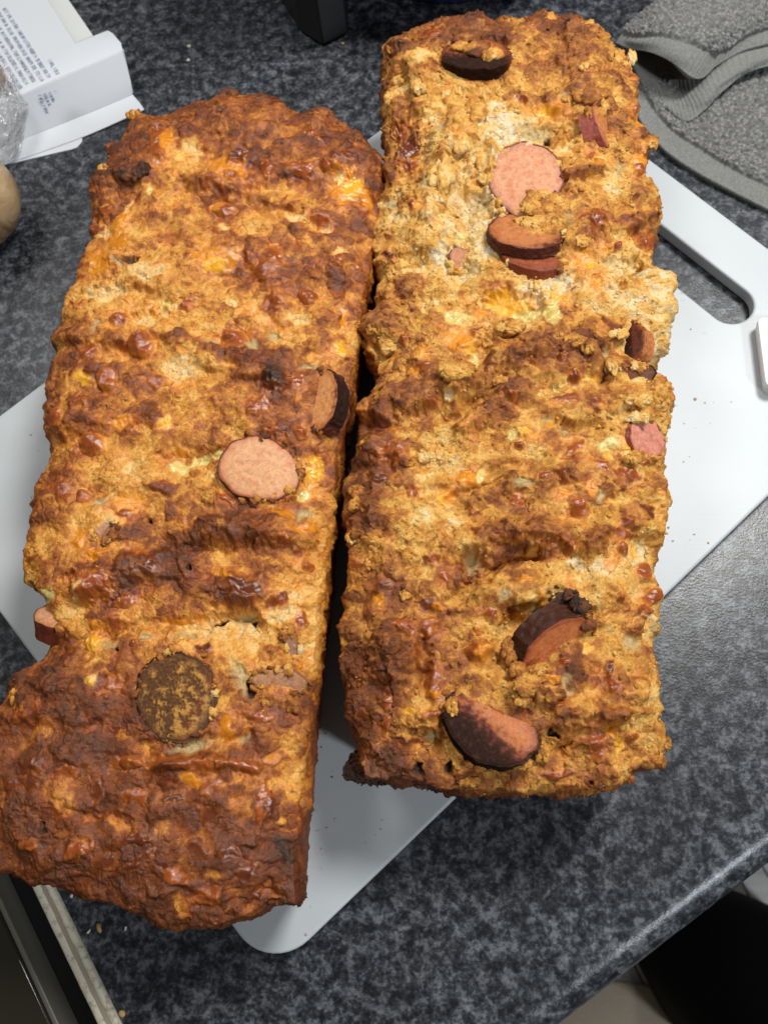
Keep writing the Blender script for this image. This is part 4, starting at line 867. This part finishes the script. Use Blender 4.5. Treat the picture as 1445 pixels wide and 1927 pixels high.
add_slice(RGT, 924, 1367, 300, 14, 17.4, 12.4, 5, 1.5, 32, (.44, .125, .018), (.20, .045, .012), (.05, .02, .013), .60, 135, label="large charred sausage slice at the near end", seed=31)
add_crumbs(RGT, 3200, .2, 1.25, 12)
CL = """740 92 13 15 .52;785 108 26 24 .26;757 150 15 13 .24;735 188 12 16 .26;790 160 14 22 .26;868 56 16 20 .32;846 46 20 13 .58;914 102 14 10 .36;862 104 10 7 .36;845 183 20 18 .24;862 172 10 9 .3;896 210 22 28 .38;868 268 18 28 .27;830 330 24 40 .22;826 372 16 18 .22;905 300 22 18 .2;910 335 14 12 .18;1036 42 12 22 .40;1088 84 20 20 .54;1108 58 22 24 .38;1140 100 14 15 .38;1102 126 13 9 .28;1108 178 34 22 .46;1130 205 13 18 .33;1070 188 13 7 .38;1172 128 14 22 .18;1188 108 8 16 .2;1226 268 12 15 .42;1214 366 22 26 .44;1000 388 22 16 .36 3;1026 398 24 20 .44 2.6;1010 420 28 14 .34 3.4;1040 376 20 14 .42 2;1016 370 22 12 .36 2.4;1034 430 26 15 .40 3;1005 442 18 10 .30 3.6;1048 410 18 16 .40 2;985 418 14 9 .34 3;1030 450 20 9 .36 3;895 92 22 14 .55 4.5;868 88 16 9 .40 4;925 104 16 12 .34 5;880 72 24 10 .6 3;1090 452 20 14 .28;1008 538 14 10 .18;1228 526 22 20 .17;1240 600 14 34 .12;1222 650 12 24 .14;708 616 20 16 .50;738 652 28 16 .28;688 646 7 7 .3;858 700 36 18 .36;960 616 32 12 .34;1168 694 9 7 .12;1238 738 18 20 .36;1205 752 28 14 .28;676 926 18 14 .48;672 950 14 16 .44;664 1012 10 12 .28;1252 938 8 20 .3;1052 1132 26 10 .84 5.5;1012 1160 18 10 .86 5;1092 1140 16 13 .84 4.5;1075 1120 12 8 .78 5;980 1306 20 26 .42;1250 1398 8 10 .4;1240 1432 10 12 .46;1180 1466 12 9 .62;1128 1474 12 10 .66;1092 1472 16 10 .42;1012 1276 16 12 .42;960 1410 14 9 .4;735 1210 22 18 .6;880 1470 24 9 .42;760 1120 10 8 .4;1080 640 22 12 .46;1110 650 16 18 .42;940 716 18 10 .4;1020 745 24 12 .34;1012 1262 18 8 .4 2;990 1290 26 18 .42 2.5;1030 1305 22 14 .46 2.5;972 1262 12 12 .42 2;1102 1172 14 12 .62 3;958 1226 12 22 .5 2.5;905 1438 24 9 .42 2.5;975 1436 22 9 .40 2.5;852 1330 8 16 .42 2;1020 1420 12 14 .4 2.5;1165 628 14 8 .24 3;1200 690 16 8 .3 3;1152 690 8 14 .3 3;1190 862 14 10 .3 2;1200 786 20 9 .2 2.5;1112 214 10 12 .4 3;1000 950 14 10 .4;770 870 12 8 .5;800 860 20 10 .24"""
for k, c_ in enumerate(bpts(CL)):
    add_clump(RGT, *c_, an=(-30 if c_[0] in (1052, 1012) else 0), seed=400 + k, lift=-.12, hz=.46)

# ------------------------------------------------------------------ control-net sheets (cloth, thin flaps)
def catmull(Pn, n):
    Pn = np.asarray(Pn, float); k = len(Pn)
    tq = np.linspace(0, k - 1, n); i = np.clip(np.floor(tq).astype(int), 0, k - 2); f_ = (tq - i)
    g_ = lambda j: Pn[np.clip(j, 0, k - 1)]
    sh = (-1,) + (1,) * (Pn.ndim - 1); f_ = f_.reshape(sh)
    p0, p1, p2, p3 = g_(i - 1), g_(i), g_(i + 1), g_(i + 2)
    return .5 * ((2 * p1) + (-p0 + p2) * f_ + (2 * p0 - 5 * p1 + 4 * p2 - p3) * f_ ** 2 + (-p0 + 3 * p1 - 3 * p2 + p3) * f_ ** 3)
def net(ctrl, n, m):
    """ctrl[r][c] = (px, py, z mm) -> n x m world points"""
    A = np.array([[at(x, y, z * .001) for x, y, z in row] for row in ctrl])
    A = catmull(A, n); return catmull(A.transpose(1, 0, 2), m).transpose(1, 0, 2)
def normals(P_):
    a, b = np.gradient(P_, axis=0), np.gradient(P_, axis=1)
    n_ = np.cross(a, b); n_ /= np.linalg.norm(n_, axis=-1, keepdims=True) + 1e-12
    if n_[..., 2].mean() < 0: n_ = -n_
    return n_
def shell(name, P_, thick, mat, parent, attrs=None, top_disp=None):
    n, m = P_.shape[:2]; N_ = normals(P_)
    T_ = P_ if top_disp is None else P_ + N_ * top_disp[..., None]
    B_ = P_ - N_ * thick
    V_ = np.concatenate([T_.reshape(-1, 3), B_.reshape(-1, 3)])
    F1 = gridfaces(n, m); F2 = F1[:, ::-1] + n * m
    I = np.arange(n * m).reshape(n, m)
    ring = np.concatenate([I[0, :], I[1:, -1], I[-1, -2::-1], I[-2:0:-1, 0]])
    rn = np.roll(ring, -1)
    F3 = np.stack([ring, rn, rn + n * m, ring + n * m], -1)
    at_ = None
    if attrs: at_ = {k: np.concatenate([v.reshape(n * m, *v.shape[2:]), v.reshape(n * m, *v.shape[2:])]) for k, v in attrs.items()}
    return npmesh(name, V_, np.concatenate([F1, F2, F3]), mat, parent, at_)
# burnt thin rim of crust at the near left corner of the right loaf
fl = net([[(668, 1412, 52), (690, 1432, 54), (740, 1452, 56), (800, 1462, 58), (860, 1476, 58)],
          [(652, 1436, 50), (676, 1456, 51), (740, 1470, 53), (800, 1476, 55), (860, 1490, 56)],
          [(648, 1462, 49), (690, 1476, 49), (742, 1474, 50), (800, 1484, 51), (862, 1499, 52)]], 40, 160)
uu, vv = np.meshgrid(np.linspace(0, 1, 40), np.linspace(0, 1, 160), indexing='ij')
jag = fbm(vv * 22, vv * 0, 61, 4)
fl[..., 1] += (jag * .0018 * sstep(.5, 1, uu)); fl[..., 2] += .0012 * fbm(uu * 6, vv * 20, 62, 3)
shell("burnt_rim", fl, .0012, CRUST, RGT['root'], {'col': toastcol(.86 + .10 * fbm(uu * 8, vv * 26, 63, 3) + .05 * uu), 'gloss': np.full(uu.shape, .35)})['label'] = "thin blackened rim of crust at the near left corner"

# ------------------------------------------------------------------ grey towel
t = NT("towel_terry"); P = t.obj()
ba = t.n('ShaderNodeAttribute', attribute_name='band'); 
vz = t.n('ShaderNodeTexVoronoi'); vz.inputs['Scale'].default_value = 480; t.l(P, vz.inputs['Vector'])
nz = t.noise(900, 3, .6, P)
ct = t.ramp(vz.outputs['Distance'], [(.05, (.27, .27, .265)), (.6, (.125, .125, .122))])
cbn = t.ramp(nz.outputs[0], [(.35, (.142, .146, .138)), (.65, (.202, .206, .195))])
cx = t.mix(ba.outputs['Fac'], ct.outputs[0], cbn.outputs[0])
TOWEL = t.set(Base_Color=cx, Roughness=.95, Specular_IOR_Level=.1, Sheen_Weight=.25, Normal=t.bump(nz.outputs[0], .5, .0006))
tw = thing("towel", "folded grey terry towel with flat woven hems at the top right", "towel", at(1380, 180))
def towel_layer(name, ctrl, n, m, bandfn, thick=.003, seed=1, terry=1.0):
    P_ = net(ctrl, n, m)
    u_, v_ = np.meshgrid(np.linspace(0, 1, n), np.linspace(0, 1, m), indexing='ij')
    bd = bandfn(u_, v_)
    X_, Y_ = P_[..., 0] * 1000, P_[..., 1] * 1000
    d_, r_ = dome(X_ / 2.3 + .6 * perlin(X_ / 4, Y_ / 4, seed), Y_ / 2.0, seed); d2_, _ = dome(X_ / 1.0, Y_ / 1.0, seed + 1)
    rib = np.sin(v_ * m * .9)
    disp = (1 - bd) * (.0008 + .0024 * d_ + .0010 * d2_) * terry + bd * (.00012 * rib) + .0012 * fbm(u_ * 3, v_ * 4, seed + 2, 2)
    shell(name, P_, thick, TOWEL, tw, {'band': bd.astype(np.float32)}, disp)
towel_layer("lower_layer", [
    [(1182, 150, 3), (1200, 215, 4), (1245, 275, 4), (1310, 322, 4), (1385, 362, 4), (1500, 420, 4)],
    [(1205, 140, 3), (1228, 190, 4), (1275, 248, 5), (1338, 288, 5), (1410, 325, 5), (1520, 372, 5)],
    [(1260, 130, 3), (1290, 170, 4), (1335, 205, 6), (1385, 235, 6), (1450, 265, 6), (1560, 310, 5)],
    [(1340, 100, 4), (1360, 130, 5), (1400, 150, 7), (1450, 170, 7), (1510, 190, 7), (1620, 220, 6)],
    [(1440, 40, 4), (1460, 60, 5), (1480, 80, 6), (1530, 90, 6), (1600, 100, 6), (1700, 110, 6)]], 190, 240,
    lambda u, v: sstep(.235, .215, u + .012 * np.sin(v * 9)), .0035, 70)
towel_layer("middle_layer", [
    [(1188, 96, 12), (1222, 92, 9), (1262, 108, 8), (1300, 128, 10), (1345, 112, 14), (1400, 80, 16), (1470, 62, 16)],
    [(1192, 118, 9), (1226, 132, 6), (1268, 158, 6), (1306, 165, 13), (1348, 138, 17), (1400, 102, 18), (1470, 84, 18)],
    [(1200, 142, 7), (1236, 168, 7), (1280, 196, 9), (1318, 188, 14), (1356, 156, 17), (1404, 122, 18), (1470, 102, 18)],
    [(1212, 168, 6), (1246, 196, 7), (1288, 228, 8), (1326, 206, 11), (1362, 170, 14), (1406, 136, 15), (1470, 118, 15)]], 90, 200,
    lambda u, v: np.ones_like(u), .003, 80)
towel_layer("upper_layer", [
    [(1158, 80, 10), (1186, 92, 17), (1222, 98, 24), (1262, 116, 26), (1300, 144, 22), (1322, 146, 18), (1352, 120, 18), (1400, 92, 20), (1460, 78, 20)],
    [(1166, 68, 12), (1192, 76, 21), (1232, 78, 28), (1276, 92, 30), (1320, 112, 25), (1342, 108, 21), (1372, 92, 20), (1414, 72, 21), (1470, 56, 21)],
    [(1182, 52, 11), (1206, 56, 20), (1246, 55, 27), (1294, 62, 29), (1344, 76, 26), (1370, 74, 23), (1396, 64, 22), (1430, 50, 22), (1480, 36, 22)],
    [(1208, 32, 8), (1230, 30, 16), (1268, 26, 22), (1316, 28, 24), (1366, 36, 24), (1392, 36, 23), (1416, 32, 22), (1448, 22, 22), (1495, 6, 22)],
    [(1238, 4, 5), (1260, -4, 10), (1298, -16, 15), (1346, -22, 18), (1396, -22, 18), (1420, -20, 18), (1446, -22, 18), (1474, -30, 18), (1520, -44, 18)],
    [(1262, -30, 4), (1290, -46, 6), (1330, -66, 8), (1380, -80, 10), (1430, -84, 10), (1454, -84, 10), (1480, -86, 10), (1506, -92, 10), (1550, -104, 10)]], 220, 260,
    lambda u, v: sstep(.30, .275, u + .01 * np.sin(v * 12) - .10 * sstep(.62, .75, v) * 0), .0035, 90)

# ------------------------------------------------------------------ white card box with small print
CARD = plain("white_card", (.54, .565, .60), .45, .4, (160, .05, .001)); CARDIN = plain("card_inside", (.50, .51, .50), .7, .3)
INK = plain("navy_ink", (.10, .12, .24), .6)
hb = 20.0
bx = thing("carton", "white card carton lying open at the top left, with lines of small navy print", "box", at(150, 120))
def card(name, pts, th=.0006, mat=CARD, bev=.0002):
    Q = np.array([at(x, y, z * .001) for x, y, z in pts])
    n_ = np.cross(Q[1] - Q[0], Q[2] - Q[0]); n_ /= np.linalg.norm(n_)
    if n_[2] < 0: n_ = -n_
    k = len(Q); V_ = np.concatenate([Q, Q - n_ * th])
    F_ = [list(range(k)), list(range(k, 2 * k))[::-1]] + [[i, i + k, (i + 1) % k + k, (i + 1) % k] for i in range(k)]
    return bevel_mesh(name, V_, F_, mat, bx, bev, 2)
card("top_panel", [(231, 95, hb), (228, 80, hb), (212, 62, hb), (203, 57, hb), (177, 67, hb), (143, 81, hb), (90, 0, hb), (50, -60, hb), (-120, -10, hb), (-90, 228, hb), (47, 174, hb), (140, 134, hb)])
card("back_flap", [(176, 67, hb - 6), (143, 81, hb - 5), (84, -8, hb - 5), (60, -50, hb - 5), (95, -60, hb - 6), (130, 0, hb - 6)], mat=CARDIN)
fp = net([[(231, 95.5, hb - .2), (140, 135, hb - .2), (47, 175, hb - .2), (-90, 229, hb - .2)], [(246, 150, 9), (150, 190, 9), (38, 232, 9), (-85, 276, 9)], [(250, 178, 3), (152, 219, 3), (30, 266, 3), (-82, 305, 3)]], 30, 60)
shell("front_panel", fp, .0006, CARD, bx)
fp = net([[(250, 178, 3.2), (152, 219, 3.2), (30, 266, 3.2), (-82, 305, 3.2)], [(264, 194, 1.8), (155, 243, 1.8), (24, 292, 1.8), (-86, 330, 1.8)], [(272, 206, 1.2), (158, 257, 1.2), (20, 306, 1.2), (-90, 345, 1.2)]], 16, 60)
shell("bottom_flap", fp, .0007, CARD, bx)
card("tuck_flap", [(155, 255, .9), (155, 266, .7), (146, 277, .6), (135, 281, .6), (14, 309, .6), (-90, 335, .6), (-90, 318, .9), (20, 296, .9)])
# side wall of the carton under the top panel, to the right
card("side_panel", [(205, 58, hb - .6), (231.5, 94, hb - .6), (250, 176, .6), (226, 140, .6)])
rs = np.random.RandomState(5)
def print_lines(name, p0, p1, dv, lines, lens, z0, z1, seedv, hh=.62):
    """rows of tiny illegible print: short strokes grouped as words, laid just above a panel"""
    rr = np.random.RandomState(seedv); V_ = []; F_ = []
    for li in range(lines):
        a_ = np.array([p0[0] + dv[0] * li, p0[1] + dv[1] * li]); b_ = a_ + (np.array(p1) - np.array(p0)) * lens[li]
        za, zb_ = z0(li), z1(li)
        A_ = at(a_[0], a_[1], za * .001); B_ = at(b_[0], b_[1], zb_ * .001)
        d_ = B_ - A_; ln = np.linalg.norm(d_); d_ /= ln
        up_ = np.cross(np.cross(d_, at(a_[0] + dv[0], a_[1] + dv[1], z0(li + 1) * .001) - A_), d_); up_ /= np.linalg.norm(up_)
        n_ = np.cross(d_, up_); n_ = n_ if n_[2] > 0 else -n_
        s_ = 0
        while s_ < ln - .002:
            wl = rr.randint(2, 9)
            for _ in range(wl):
                cw = (.00062 + .0003 * rr.rand()) * hh / 1.35
                if s_ + cw > ln: break
                bars = [(0, 0, .0003, hh)] if rr.rand() < .4 else [(0, 0, .0003, hh), (cw * 650 * .001, 0, .0003, hh * (.7 + .5 * rr.rand()))]
                if rr.rand() < .6: bars.append((0, hh * rr.choice([0, .45, .85]), cw * .85, .3))
                for (bx_, by_, bw_, bh_) in bars:
                    o_ = A_ + d_ * (s_ + bx_) + up_ * by_ * .001 + n_ * .00012
                    k_ = len(V_)
                    V_ += [o_, o_ + d_ * bw_, o_ + d_ * bw_ + up_ * bh_ * .001, o_ + up_ * bh_ * .001]; F_.append((k_, k_ + 1, k_ + 2, k_ + 3))
                s_ += cw + .00018
            s_ += .0009
    npmesh(name, V_, F_, INK, bx, smooth=False)
print_lines("small_print", (12, 14), (98, 146), (-13, 5.6), 8, [1] * 8, lambda l: hb, lambda l: hb, 3, 2.3)
print_lines("heading_print", (97, 112), (114, 139), (-9, 4), 1, [1, 1], lambda l: hb, lambda l: hb, 4, 2.3)
fz = lambda x, y: hb - (hb - 2.5) * np.clip(((y - (95 + (231 - x) * .43)) / 80), 0, 1)
print_lines("side_print", (72, 180), (90, 220), (10, -2.5), 4, [1, .95, .95, .4], lambda l: fz(72 + 10 * l, 180 - 2 * l) + 1.6, lambda l: fz(90 + 10 * l, 220 - 2 * l) + 1.6, 6, 1.7)

# ------------------------------------------------------------------ clear plastic bag and bread at the left edge
t = NT("clear_film"); P = t.obj()
gl = t.n('ShaderNodeBsdfGlossy'); gl.inputs['Roughness'].default_value = .12; gl.inputs['Color'].default_value = (.9, .9, .9, 1)
tr = t.n('ShaderNodeBsdfTransparent'); tr.inputs['Color'].default_value = (.93, .93, .93, 1)
df = t.n('ShaderNodeBsdfDiffuse'); df.inputs['Color'].default_value = (.92, .90, .88, 1)
fz_ = t.n('ShaderNodeFresnel'); fz_.inputs['IOR'].default_value = 1.6
m1 = t.n('ShaderNodeMixShader'); m1.inputs[0].default_value = .16; t.l(tr.outputs[0], m1.inputs[1]); t.l(df.outputs[0], m1.inputs[2])
m2 = t.n('ShaderNodeMixShader'); t.l(fz_.outputs[0], m2.inputs[0]); t.l(m1.outputs[0], m2.inputs[1]); t.l(gl.outputs[0], m2.inputs[2])
t.l(m2.outputs[0], t.t.nodes['Material Output'].inputs['Surface'])
FILM = t.m
fm_ = net([[(-120, 100, 10), (-40, 112, 26), (0, 128, 28), (14, 132, 27), (26, 150, 22)],
           [(-120, 160, 14), (-40, 165, 28), (4, 172, 28), (28, 178, 25), (42, 186, 21)],
           [(-120, 220, 16), (-40, 220, 27), (6, 222, 24), (40, 214, 19), (56, 204, 14)],
           [(-120, 270, 14), (-40, 270, 22), (2, 266, 17), (32, 262, 12), (48, 246, 8)],
           [(-120, 320, 6), (-40, 318, 10), (0, 310, 7), (22, 304, 4), (38, 294, 2)]], 110, 110)
a_, b_ = np.meshgrid(np.linspace(0, 1, 110), np.linspace(0, 1, 110), indexing='ij')
rdg = (1 - np.abs(fbm(a_ * 7, b_ * 6, 91, 3)) * 2.2); rdg2 = (1 - np.abs(fbm(a_ * 15, b_ * 13, 92, 2)) * 2.2)
fm_[..., 2] += np.clip(.0026 * rdg + .0006 * rdg2 - .001, -.002, .006) * np.clip(fm_[..., 2] / .008, 0, 1)
fm_[..., 0] += .0022 * fbm(a_ * 9, b_ * 9, 93, 3)
bag = npmesh("plastic_bag", fm_.reshape(-1, 3), gridfaces(110, 110), FILM, origin=at(0, 225))
tag(bag, "crumpled clear plastic bag against the carton at the left edge", "plastic bag")
def blob(name, px, py, rx, ry, h, mat, seed, label, cat):
    c_ = at(px, py, h * .5 * .001); sc = np.linalg.norm(at(px + 10, py, 0.02) - at(px, py, .02)) / 10
    v, f = ICO[4]
    n_ = fbm(v[:, 0] * 1.2 + seed, v[:, 1] * 1.2 + v[:, 2], seed, 3)
    q_ = v * (1 + .10 * n_)[:, None] * np.array([rx * sc, ry * sc, h * .0005])
    P_ = c_ + q_[:, :1] * imgdir(0) + q_[:, 1:2] * imgdir(90) + q_[:, 2:3] * np.array([0, 0, 1])
    return tag(npmesh(name, P_, f, mat, origin=c_), label, cat)
t = NT("bread_skin"); P = t.obj()
mp = t.n('ShaderNodeMapping'); mp.inputs['Scale'].default_value = (2.2, .7, 1); t.l(P, mp.inputs[0])
q = t.noise(60, 4, .6, mp.outputs[0], .8)
BREAD = t.set(Base_Color=t.ramp(q.outputs[0], [(.32, (.16, .09, .045)), (.5, (.34, .22, .11)), (.72, (.46, .33, .18))]).outputs[0], Roughness=.38, Normal=t.bump(q.outputs[0], .5, .002))
blob("bread_roll", -62, 372, 92, 84, 52, BREAD, 5, "tan rounded bread roll cut off by the left edge", "bread")
blob("bread_roll", -70, 140, 76, 44, 52, plain("brown_crust", (.20, .09, .035), .5, .4, (200, .3, .001)), 8, "brown bread roll behind the clear bag at the upper left edge", "bread")

# ------------------------------------------------------------------ black appliance foot and blue bowl at the top
BLK = plain("black_plastic", (.010, .010, .011), .45, .5, (500, .15, .0005)); SLATE = plain("slate_plastic", (.022, .024, .027), .5, .5, (500, .15, .0005))
b0 = at(608, 89)[:2]; b1 = at(655, 66)[:2]; bl = at(566, 62)[:2]
e1 = b1 - b0; e2 = bl - b0
ap = thing("appliance_stand", "black plastic stand of an appliance at the top edge, its corner on the worktop", "appliance", (*((b0 + b1) / 2), 0))
back1, backl = b1 + np.array([.0, .10]), bl + np.array([-.05, .10])
pol = [b0, b1, back1, backl, bl]
Vv, Ff = prism(pol, .0015, .16)
bevel_mesh("body", Vv, Ff, BLK, ap, .0012, 2)
# right-hand slate face panel, proud of the body
nrm_ = np.array([e1[1], -e1[0]]); nrm_ /= np.linalg.norm(nrm_)
pl_ = [b0 + e1 * .04, b1 - e1 * .04, b1 - e1 * .04 + nrm_ * .0006, b0 + e1 * .04 + nrm_ * .0006]
Vv, Ff = prism(pl_, .003, .155); bevel_mesh("side_panel", Vv, Ff, SLATE, ap, .0002, 1)
Vv, Ff = prism([b0 * 1.0 + (np.mean(pol, 0) - b0) * .06, b1 + (np.mean(pol, 0) - b1) * .06, back1, backl, bl + (np.mean(pol, 0) - bl) * .06], .0001, .0015); bevel_mesh("rubber_foot", Vv, Ff, plain("rubber", (.006, .006, .006), .8), ap, .0003, 1)

bc = at(846, -138)[:2]; rb_ = np.linalg.norm(at(846, 15)[:2] - bc)
prf = [(0.0, .004), (.55, .004), (.72, .003), (.80, .0), (.90, 0), (.96, .0015), (1.0, .006), (1.10, .016), (1.20, .032), (1.26, .055), (1.29, .075), (1.27, .0765), (1.23, .075), (1.18, .055), (1.08, .030), (.8, .014), (.3, .009), (0, .0085)]
def lathe(name, prf, c, r, mat, parent=None, n=64):
    ph = np.linspace(0, 2 * np.pi, n, endpoint=False)
    V_ = np.array([[(c[0] + a * r * math.cos(p), c[1] + a * r * math.sin(p), z) for p in ph] for a, z in prf])
    I = np.arange(len(prf) * n).reshape(len(prf), n); J = np.roll(I, -1, 1)
    return npmesh(name, V_.reshape(-1, 3), np.stack([I[:-1], J[:-1], J[1:], I[1:]], -1).reshape(-1, 4), mat, parent, origin=(*c, 0))
tag(lathe("bowl", [(a * 1.02, z) for a, z in prf], bc, rb_, plain("navy_glaze", (.012, .03, .15), .2, .5)), "dark blue glazed bowl peeking in at the top edge behind the right loaf", "bowl")

# ------------------------------------------------------------------ white tub corner on the board at the right edge
q0 = at(1424, 597, .016)[:2]; q1 = at(1441, 730, .016)[:2]
dd = (q1 - q0); qr = imgdir(3)[:2]
wbx = thing("white_tub", "white plastic tub, one corner showing on the board at the right edge", "tub", (*(q0 + qr * .06), zb))
WPL = plain("white_plastic", (.80, .79, .78), .35, .5)
pol = fillet([q0, q0 + qr * .12, q1 + qr * .12, q1], [.003, .004, .004, .004], 5)
Vv, Ff = prism(pol, zb + .0004, .0128); bevel_mesh("tub_body", [((x - q0[0] - .06) * .985 + q0[0] + .06, y, z) for x, y, z in Vv], Ff, WPL, wbx, .0006, 2)
Vv, Ff = prism(pol, .0131, .0162); bevel_mesh("lid", Vv, Ff, WPL, wbx, .0009, 3)

# ------------------------------------------------------------------ crumbs on the worktop and board
def crumb(px, py, rx, ry, mat, label, z=0.0, seed=1, rot=0):
    v, f = lumpy(2, seed, .5)
    sc = np.linalg.norm(at(px + 10, py, z) - at(px, py, z)) / 10
    q_ = v * np.array([rx * sc, ry * sc, min(rx, ry) * sc * .6])
    c_ = at(px, py, z)
    P_ = c_ + q_[:, :1] * imgdir(rot) + q_[:, 1:2] * imgdir(rot + 90) + (q_[:, 2:3] + min(rx, ry) * sc * .42) * np.array([0, 0, 1])
    tag(npmesh("crumb", P_, f, mat, origin=c_), label, "crumb", "crumbs lying about the loaves")
CR1 = plain("crumb_gold", (.50, .30, .11), .7); CR2 = plain("crumb_pale", (.62, .58, .5), .7); CR3 = plain("crumb_pink", (.40, .22, .18), .7)
crumb(187, 1745, 4.2, 8.5, CR1, "golden oval flake of crumb on the worktop just below the left loaf", seed=2, rot=-25)
crumb(231, 1908, 6, 6, CR1, "tan crumb on the worktop beside the cream strip at the bottom edge", seed=3)
crumb(136, 1686, 3, 4, CR2, "pale crumb at the top of the cream strip below the left loaf", seed=4)
crumb(168, 1753, 2.5, 5, CR2, "pale sliver left of the golden flake on the worktop", seed=5, rot=40)
crumb(237, 1747, 2.2, 4.5, CR2, "tiny white crumb right of the golden flake on the worktop", seed=6)
crumb(356, 88, 4, 3.4, CR2, "upper white speck on the worktop between the carton and the black stand", seed=7)
crumb(355, 114, 3.6, 3, CR2, "lower white speck on the worktop between the carton and the black stand", seed=8)
crumb(1307, 752, 3, 3, CR3, "pinkish crumb on the white board right of the right loaf", zb, 9)
crumb(645, 83, 3.5, 3, CR1, "tan crumb at the foot of the black stand", seed=10)
crumb(630, 1541, 1.5, 2, CR1, "tiny brown speck on the board between the loaves", zb, 11)

rs_ = np.random.RandomState(77); VV, FF, off = [], [], 0
for px_, py_, n_ in [(640, 1420, 10), (605, 1560, 8), (560, 1700, 6), (1290, 800, 7), (1300, 600, 5), (40, 900, 6), (1275, 1010, 6), (720, 1560, 5), (1340, 700, 3)]:
    for _ in range(n_):
        c_ = at(px_ + rs_.randn() * 26, py_ + rs_.randn() * 40, zb + .0005); r_ = .00016 + .00035 * rs_.rand() ** 2
        v, f = lumpy(1, rs_.randint(400), .6); VV.append(v * r_ * np.array([1.2, .9, .6]) + c_); FF.append(f + off); off += len(v)
o_ = tag(npmesh("board_specks", np.concatenate(VV), np.concatenate(FF), CR1), "scattered fine crumb specks on the white chopping board", "crumbs"); o_['kind'] = 'stuff'
# ------------------------------------------------------------------ person standing at the worktop (black trouser leg, foot), mat
TRO = plain("black_cloth", (.010, .0105, .012), .95, .15, (400, .3, .001)); SKIN = plain("skin", (.50, .24, .17), .5, .4, Subsurface_Weight=.1); SLIP = plain("slipper_white", (.62, .60, .58), .7)
hc = at(1345, 1805, FZ + .03)[:2]
pn = thing("person", "person in wide black trousers standing by the worktop, toes showing under the hem", "person", (*hc, FZ))
rings = []
NR = 48
ph = np.linspace(0, 2 * np.pi, NR, endpoint=False)
out = np.array([fn[0], fn[1]])
for zz_, r_, k_ in [(.012, .098, 0), (.03, .100, .0), (.10, .098, .004), (.22, .094, .012), (.36, .090, .022), (.48, .092, .034), (.60, .100, .05), (.72, .105, .065), (.80, .11, .075)]:
    c_ = hc + out * k_
    w_ = 1 + .05 * np.sin(3 * ph + zz_ * 9) + .03 * np.sin(5 * ph - zz_ * 14)
    rings.append(np.stack([c_[0] + r_ * w_ * np.cos(ph), c_[1] + r_ * .92 * w_ * np.sin(ph), np.full(NR, FZ + zz_)], -1))
Vr = np.stack(rings); I = np.arange(len(rings) * NR).reshape(len(rings), NR); J = np.roll(I, -1, 1)
npmesh("trouser_leg", Vr.reshape(-1, 3), np.stack([I[:-1], J[:-1], J[1:], I[1:]], -1).reshape(-1, 4), TRO, pn)
# foot pointing towards the cupboard
tip = at(1389, 1664, FZ + .02)[:2]
fdv = tip - hc; fl_ = np.linalg.norm(fdv); fdv = fdv / fl_; fs = np.array([-fdv[1], fdv[0]])
bm = bmesh.new(); ly = bm.verts.layers.skin.verify()
def sv(a, b, z, r1, r2=None):
    p = hc + fdv * a + fs * b
    v = bm.verts.new((p[0] - hc[0], p[1] - hc[1], z)); v[ly].radius = (r1, r2 or r1); return v
an_ = sv(-.05, 0, .10, .034); he = sv(-.06, 0, .035, .030); md = sv(-.005, 0, .042, .034, .026); bl_ = sv(fl_ - .045, 0, .024, .042, .018)
for p_, q_ in ((an_, he), (he, md), (md, bl_)): bm.edges.new((p_, q_))
for k, (b_, l_, r_) in enumerate([(.030, .0, .0115), (.013, .002, .0085), (-.002, -.004, .008), (-.016, -.011, .0075), (-.029, -.02, .007)]):
    a1 = sv(fl_ - .030 + l_ * .5, b_, .018, r_ * 1.05); a2 = sv(fl_ - .010 + l_, b_ * 1.02, .014, r_ * .9)
    bm.edges.new((bl_, a1)); bm.edges.new((a1, a2))
he[ly].use_root = True
me = bpy.data.meshes.new("foot"); bm.to_mesh(me); bm.free()
fo = bpy.data.objects.new("foot", me); C.objects.link(fo)
fo.modifiers.new("s", 'SKIN'); sd = fo.modifiers.new("d", 'SUBSURF'); sd.levels = 2; sd.render_levels = 2
bpy.context.view_layer.update(); dg = bpy.context.evaluated_depsgraph_get()
me2 = bpy.data.meshes.new_from_object(fo.evaluated_get(dg)); bpy.data.objects.remove(fo)
me2.name = "foot"; me2.materials.clear(); me2.materials.append(SKIN)
for p_ in me2.polygons: p_.use_smooth = True
fo = bpy.data.objects.new("foot", me2); C.objects.link(fo); fo.parent = pn
so = fillet([hc + fdv * (fl_ + .006) + fs * .034, hc + fdv * (fl_ - .03) - fs * .050, hc - fdv * .10 - fs * .034, hc - fdv * .10 + fs * .034, hc + fdv * (fl_ - .03) + fs * .046], .02, 6)
Vv, Ff = prism(so, FZ + .0012, FZ + .009); bevel_mesh("slipper_sole", Vv, Ff, SLIP, pn, .002, 2)
# beige mat at the bottom
mc = at(1150, 2040, FZ)[:2]
mo = [mc + np.array([math.cos(a_) * .17, math.sin(a_) * .118]) for a_ in np.linspace(0, 2 * np.pi, 48, endpoint=False)]
Vv, Ff = prism(mo, FZ + .0012, FZ + .012)
tag(bevel_mesh("floor_mat", Vv, Ff, plain("mat_beige", (.60, .51, .39), .95, .1, (300, .6, .003)), None, .003, 2, origin=(*mc, FZ)), "beige mat on the floor in front of the worktop", "mat")
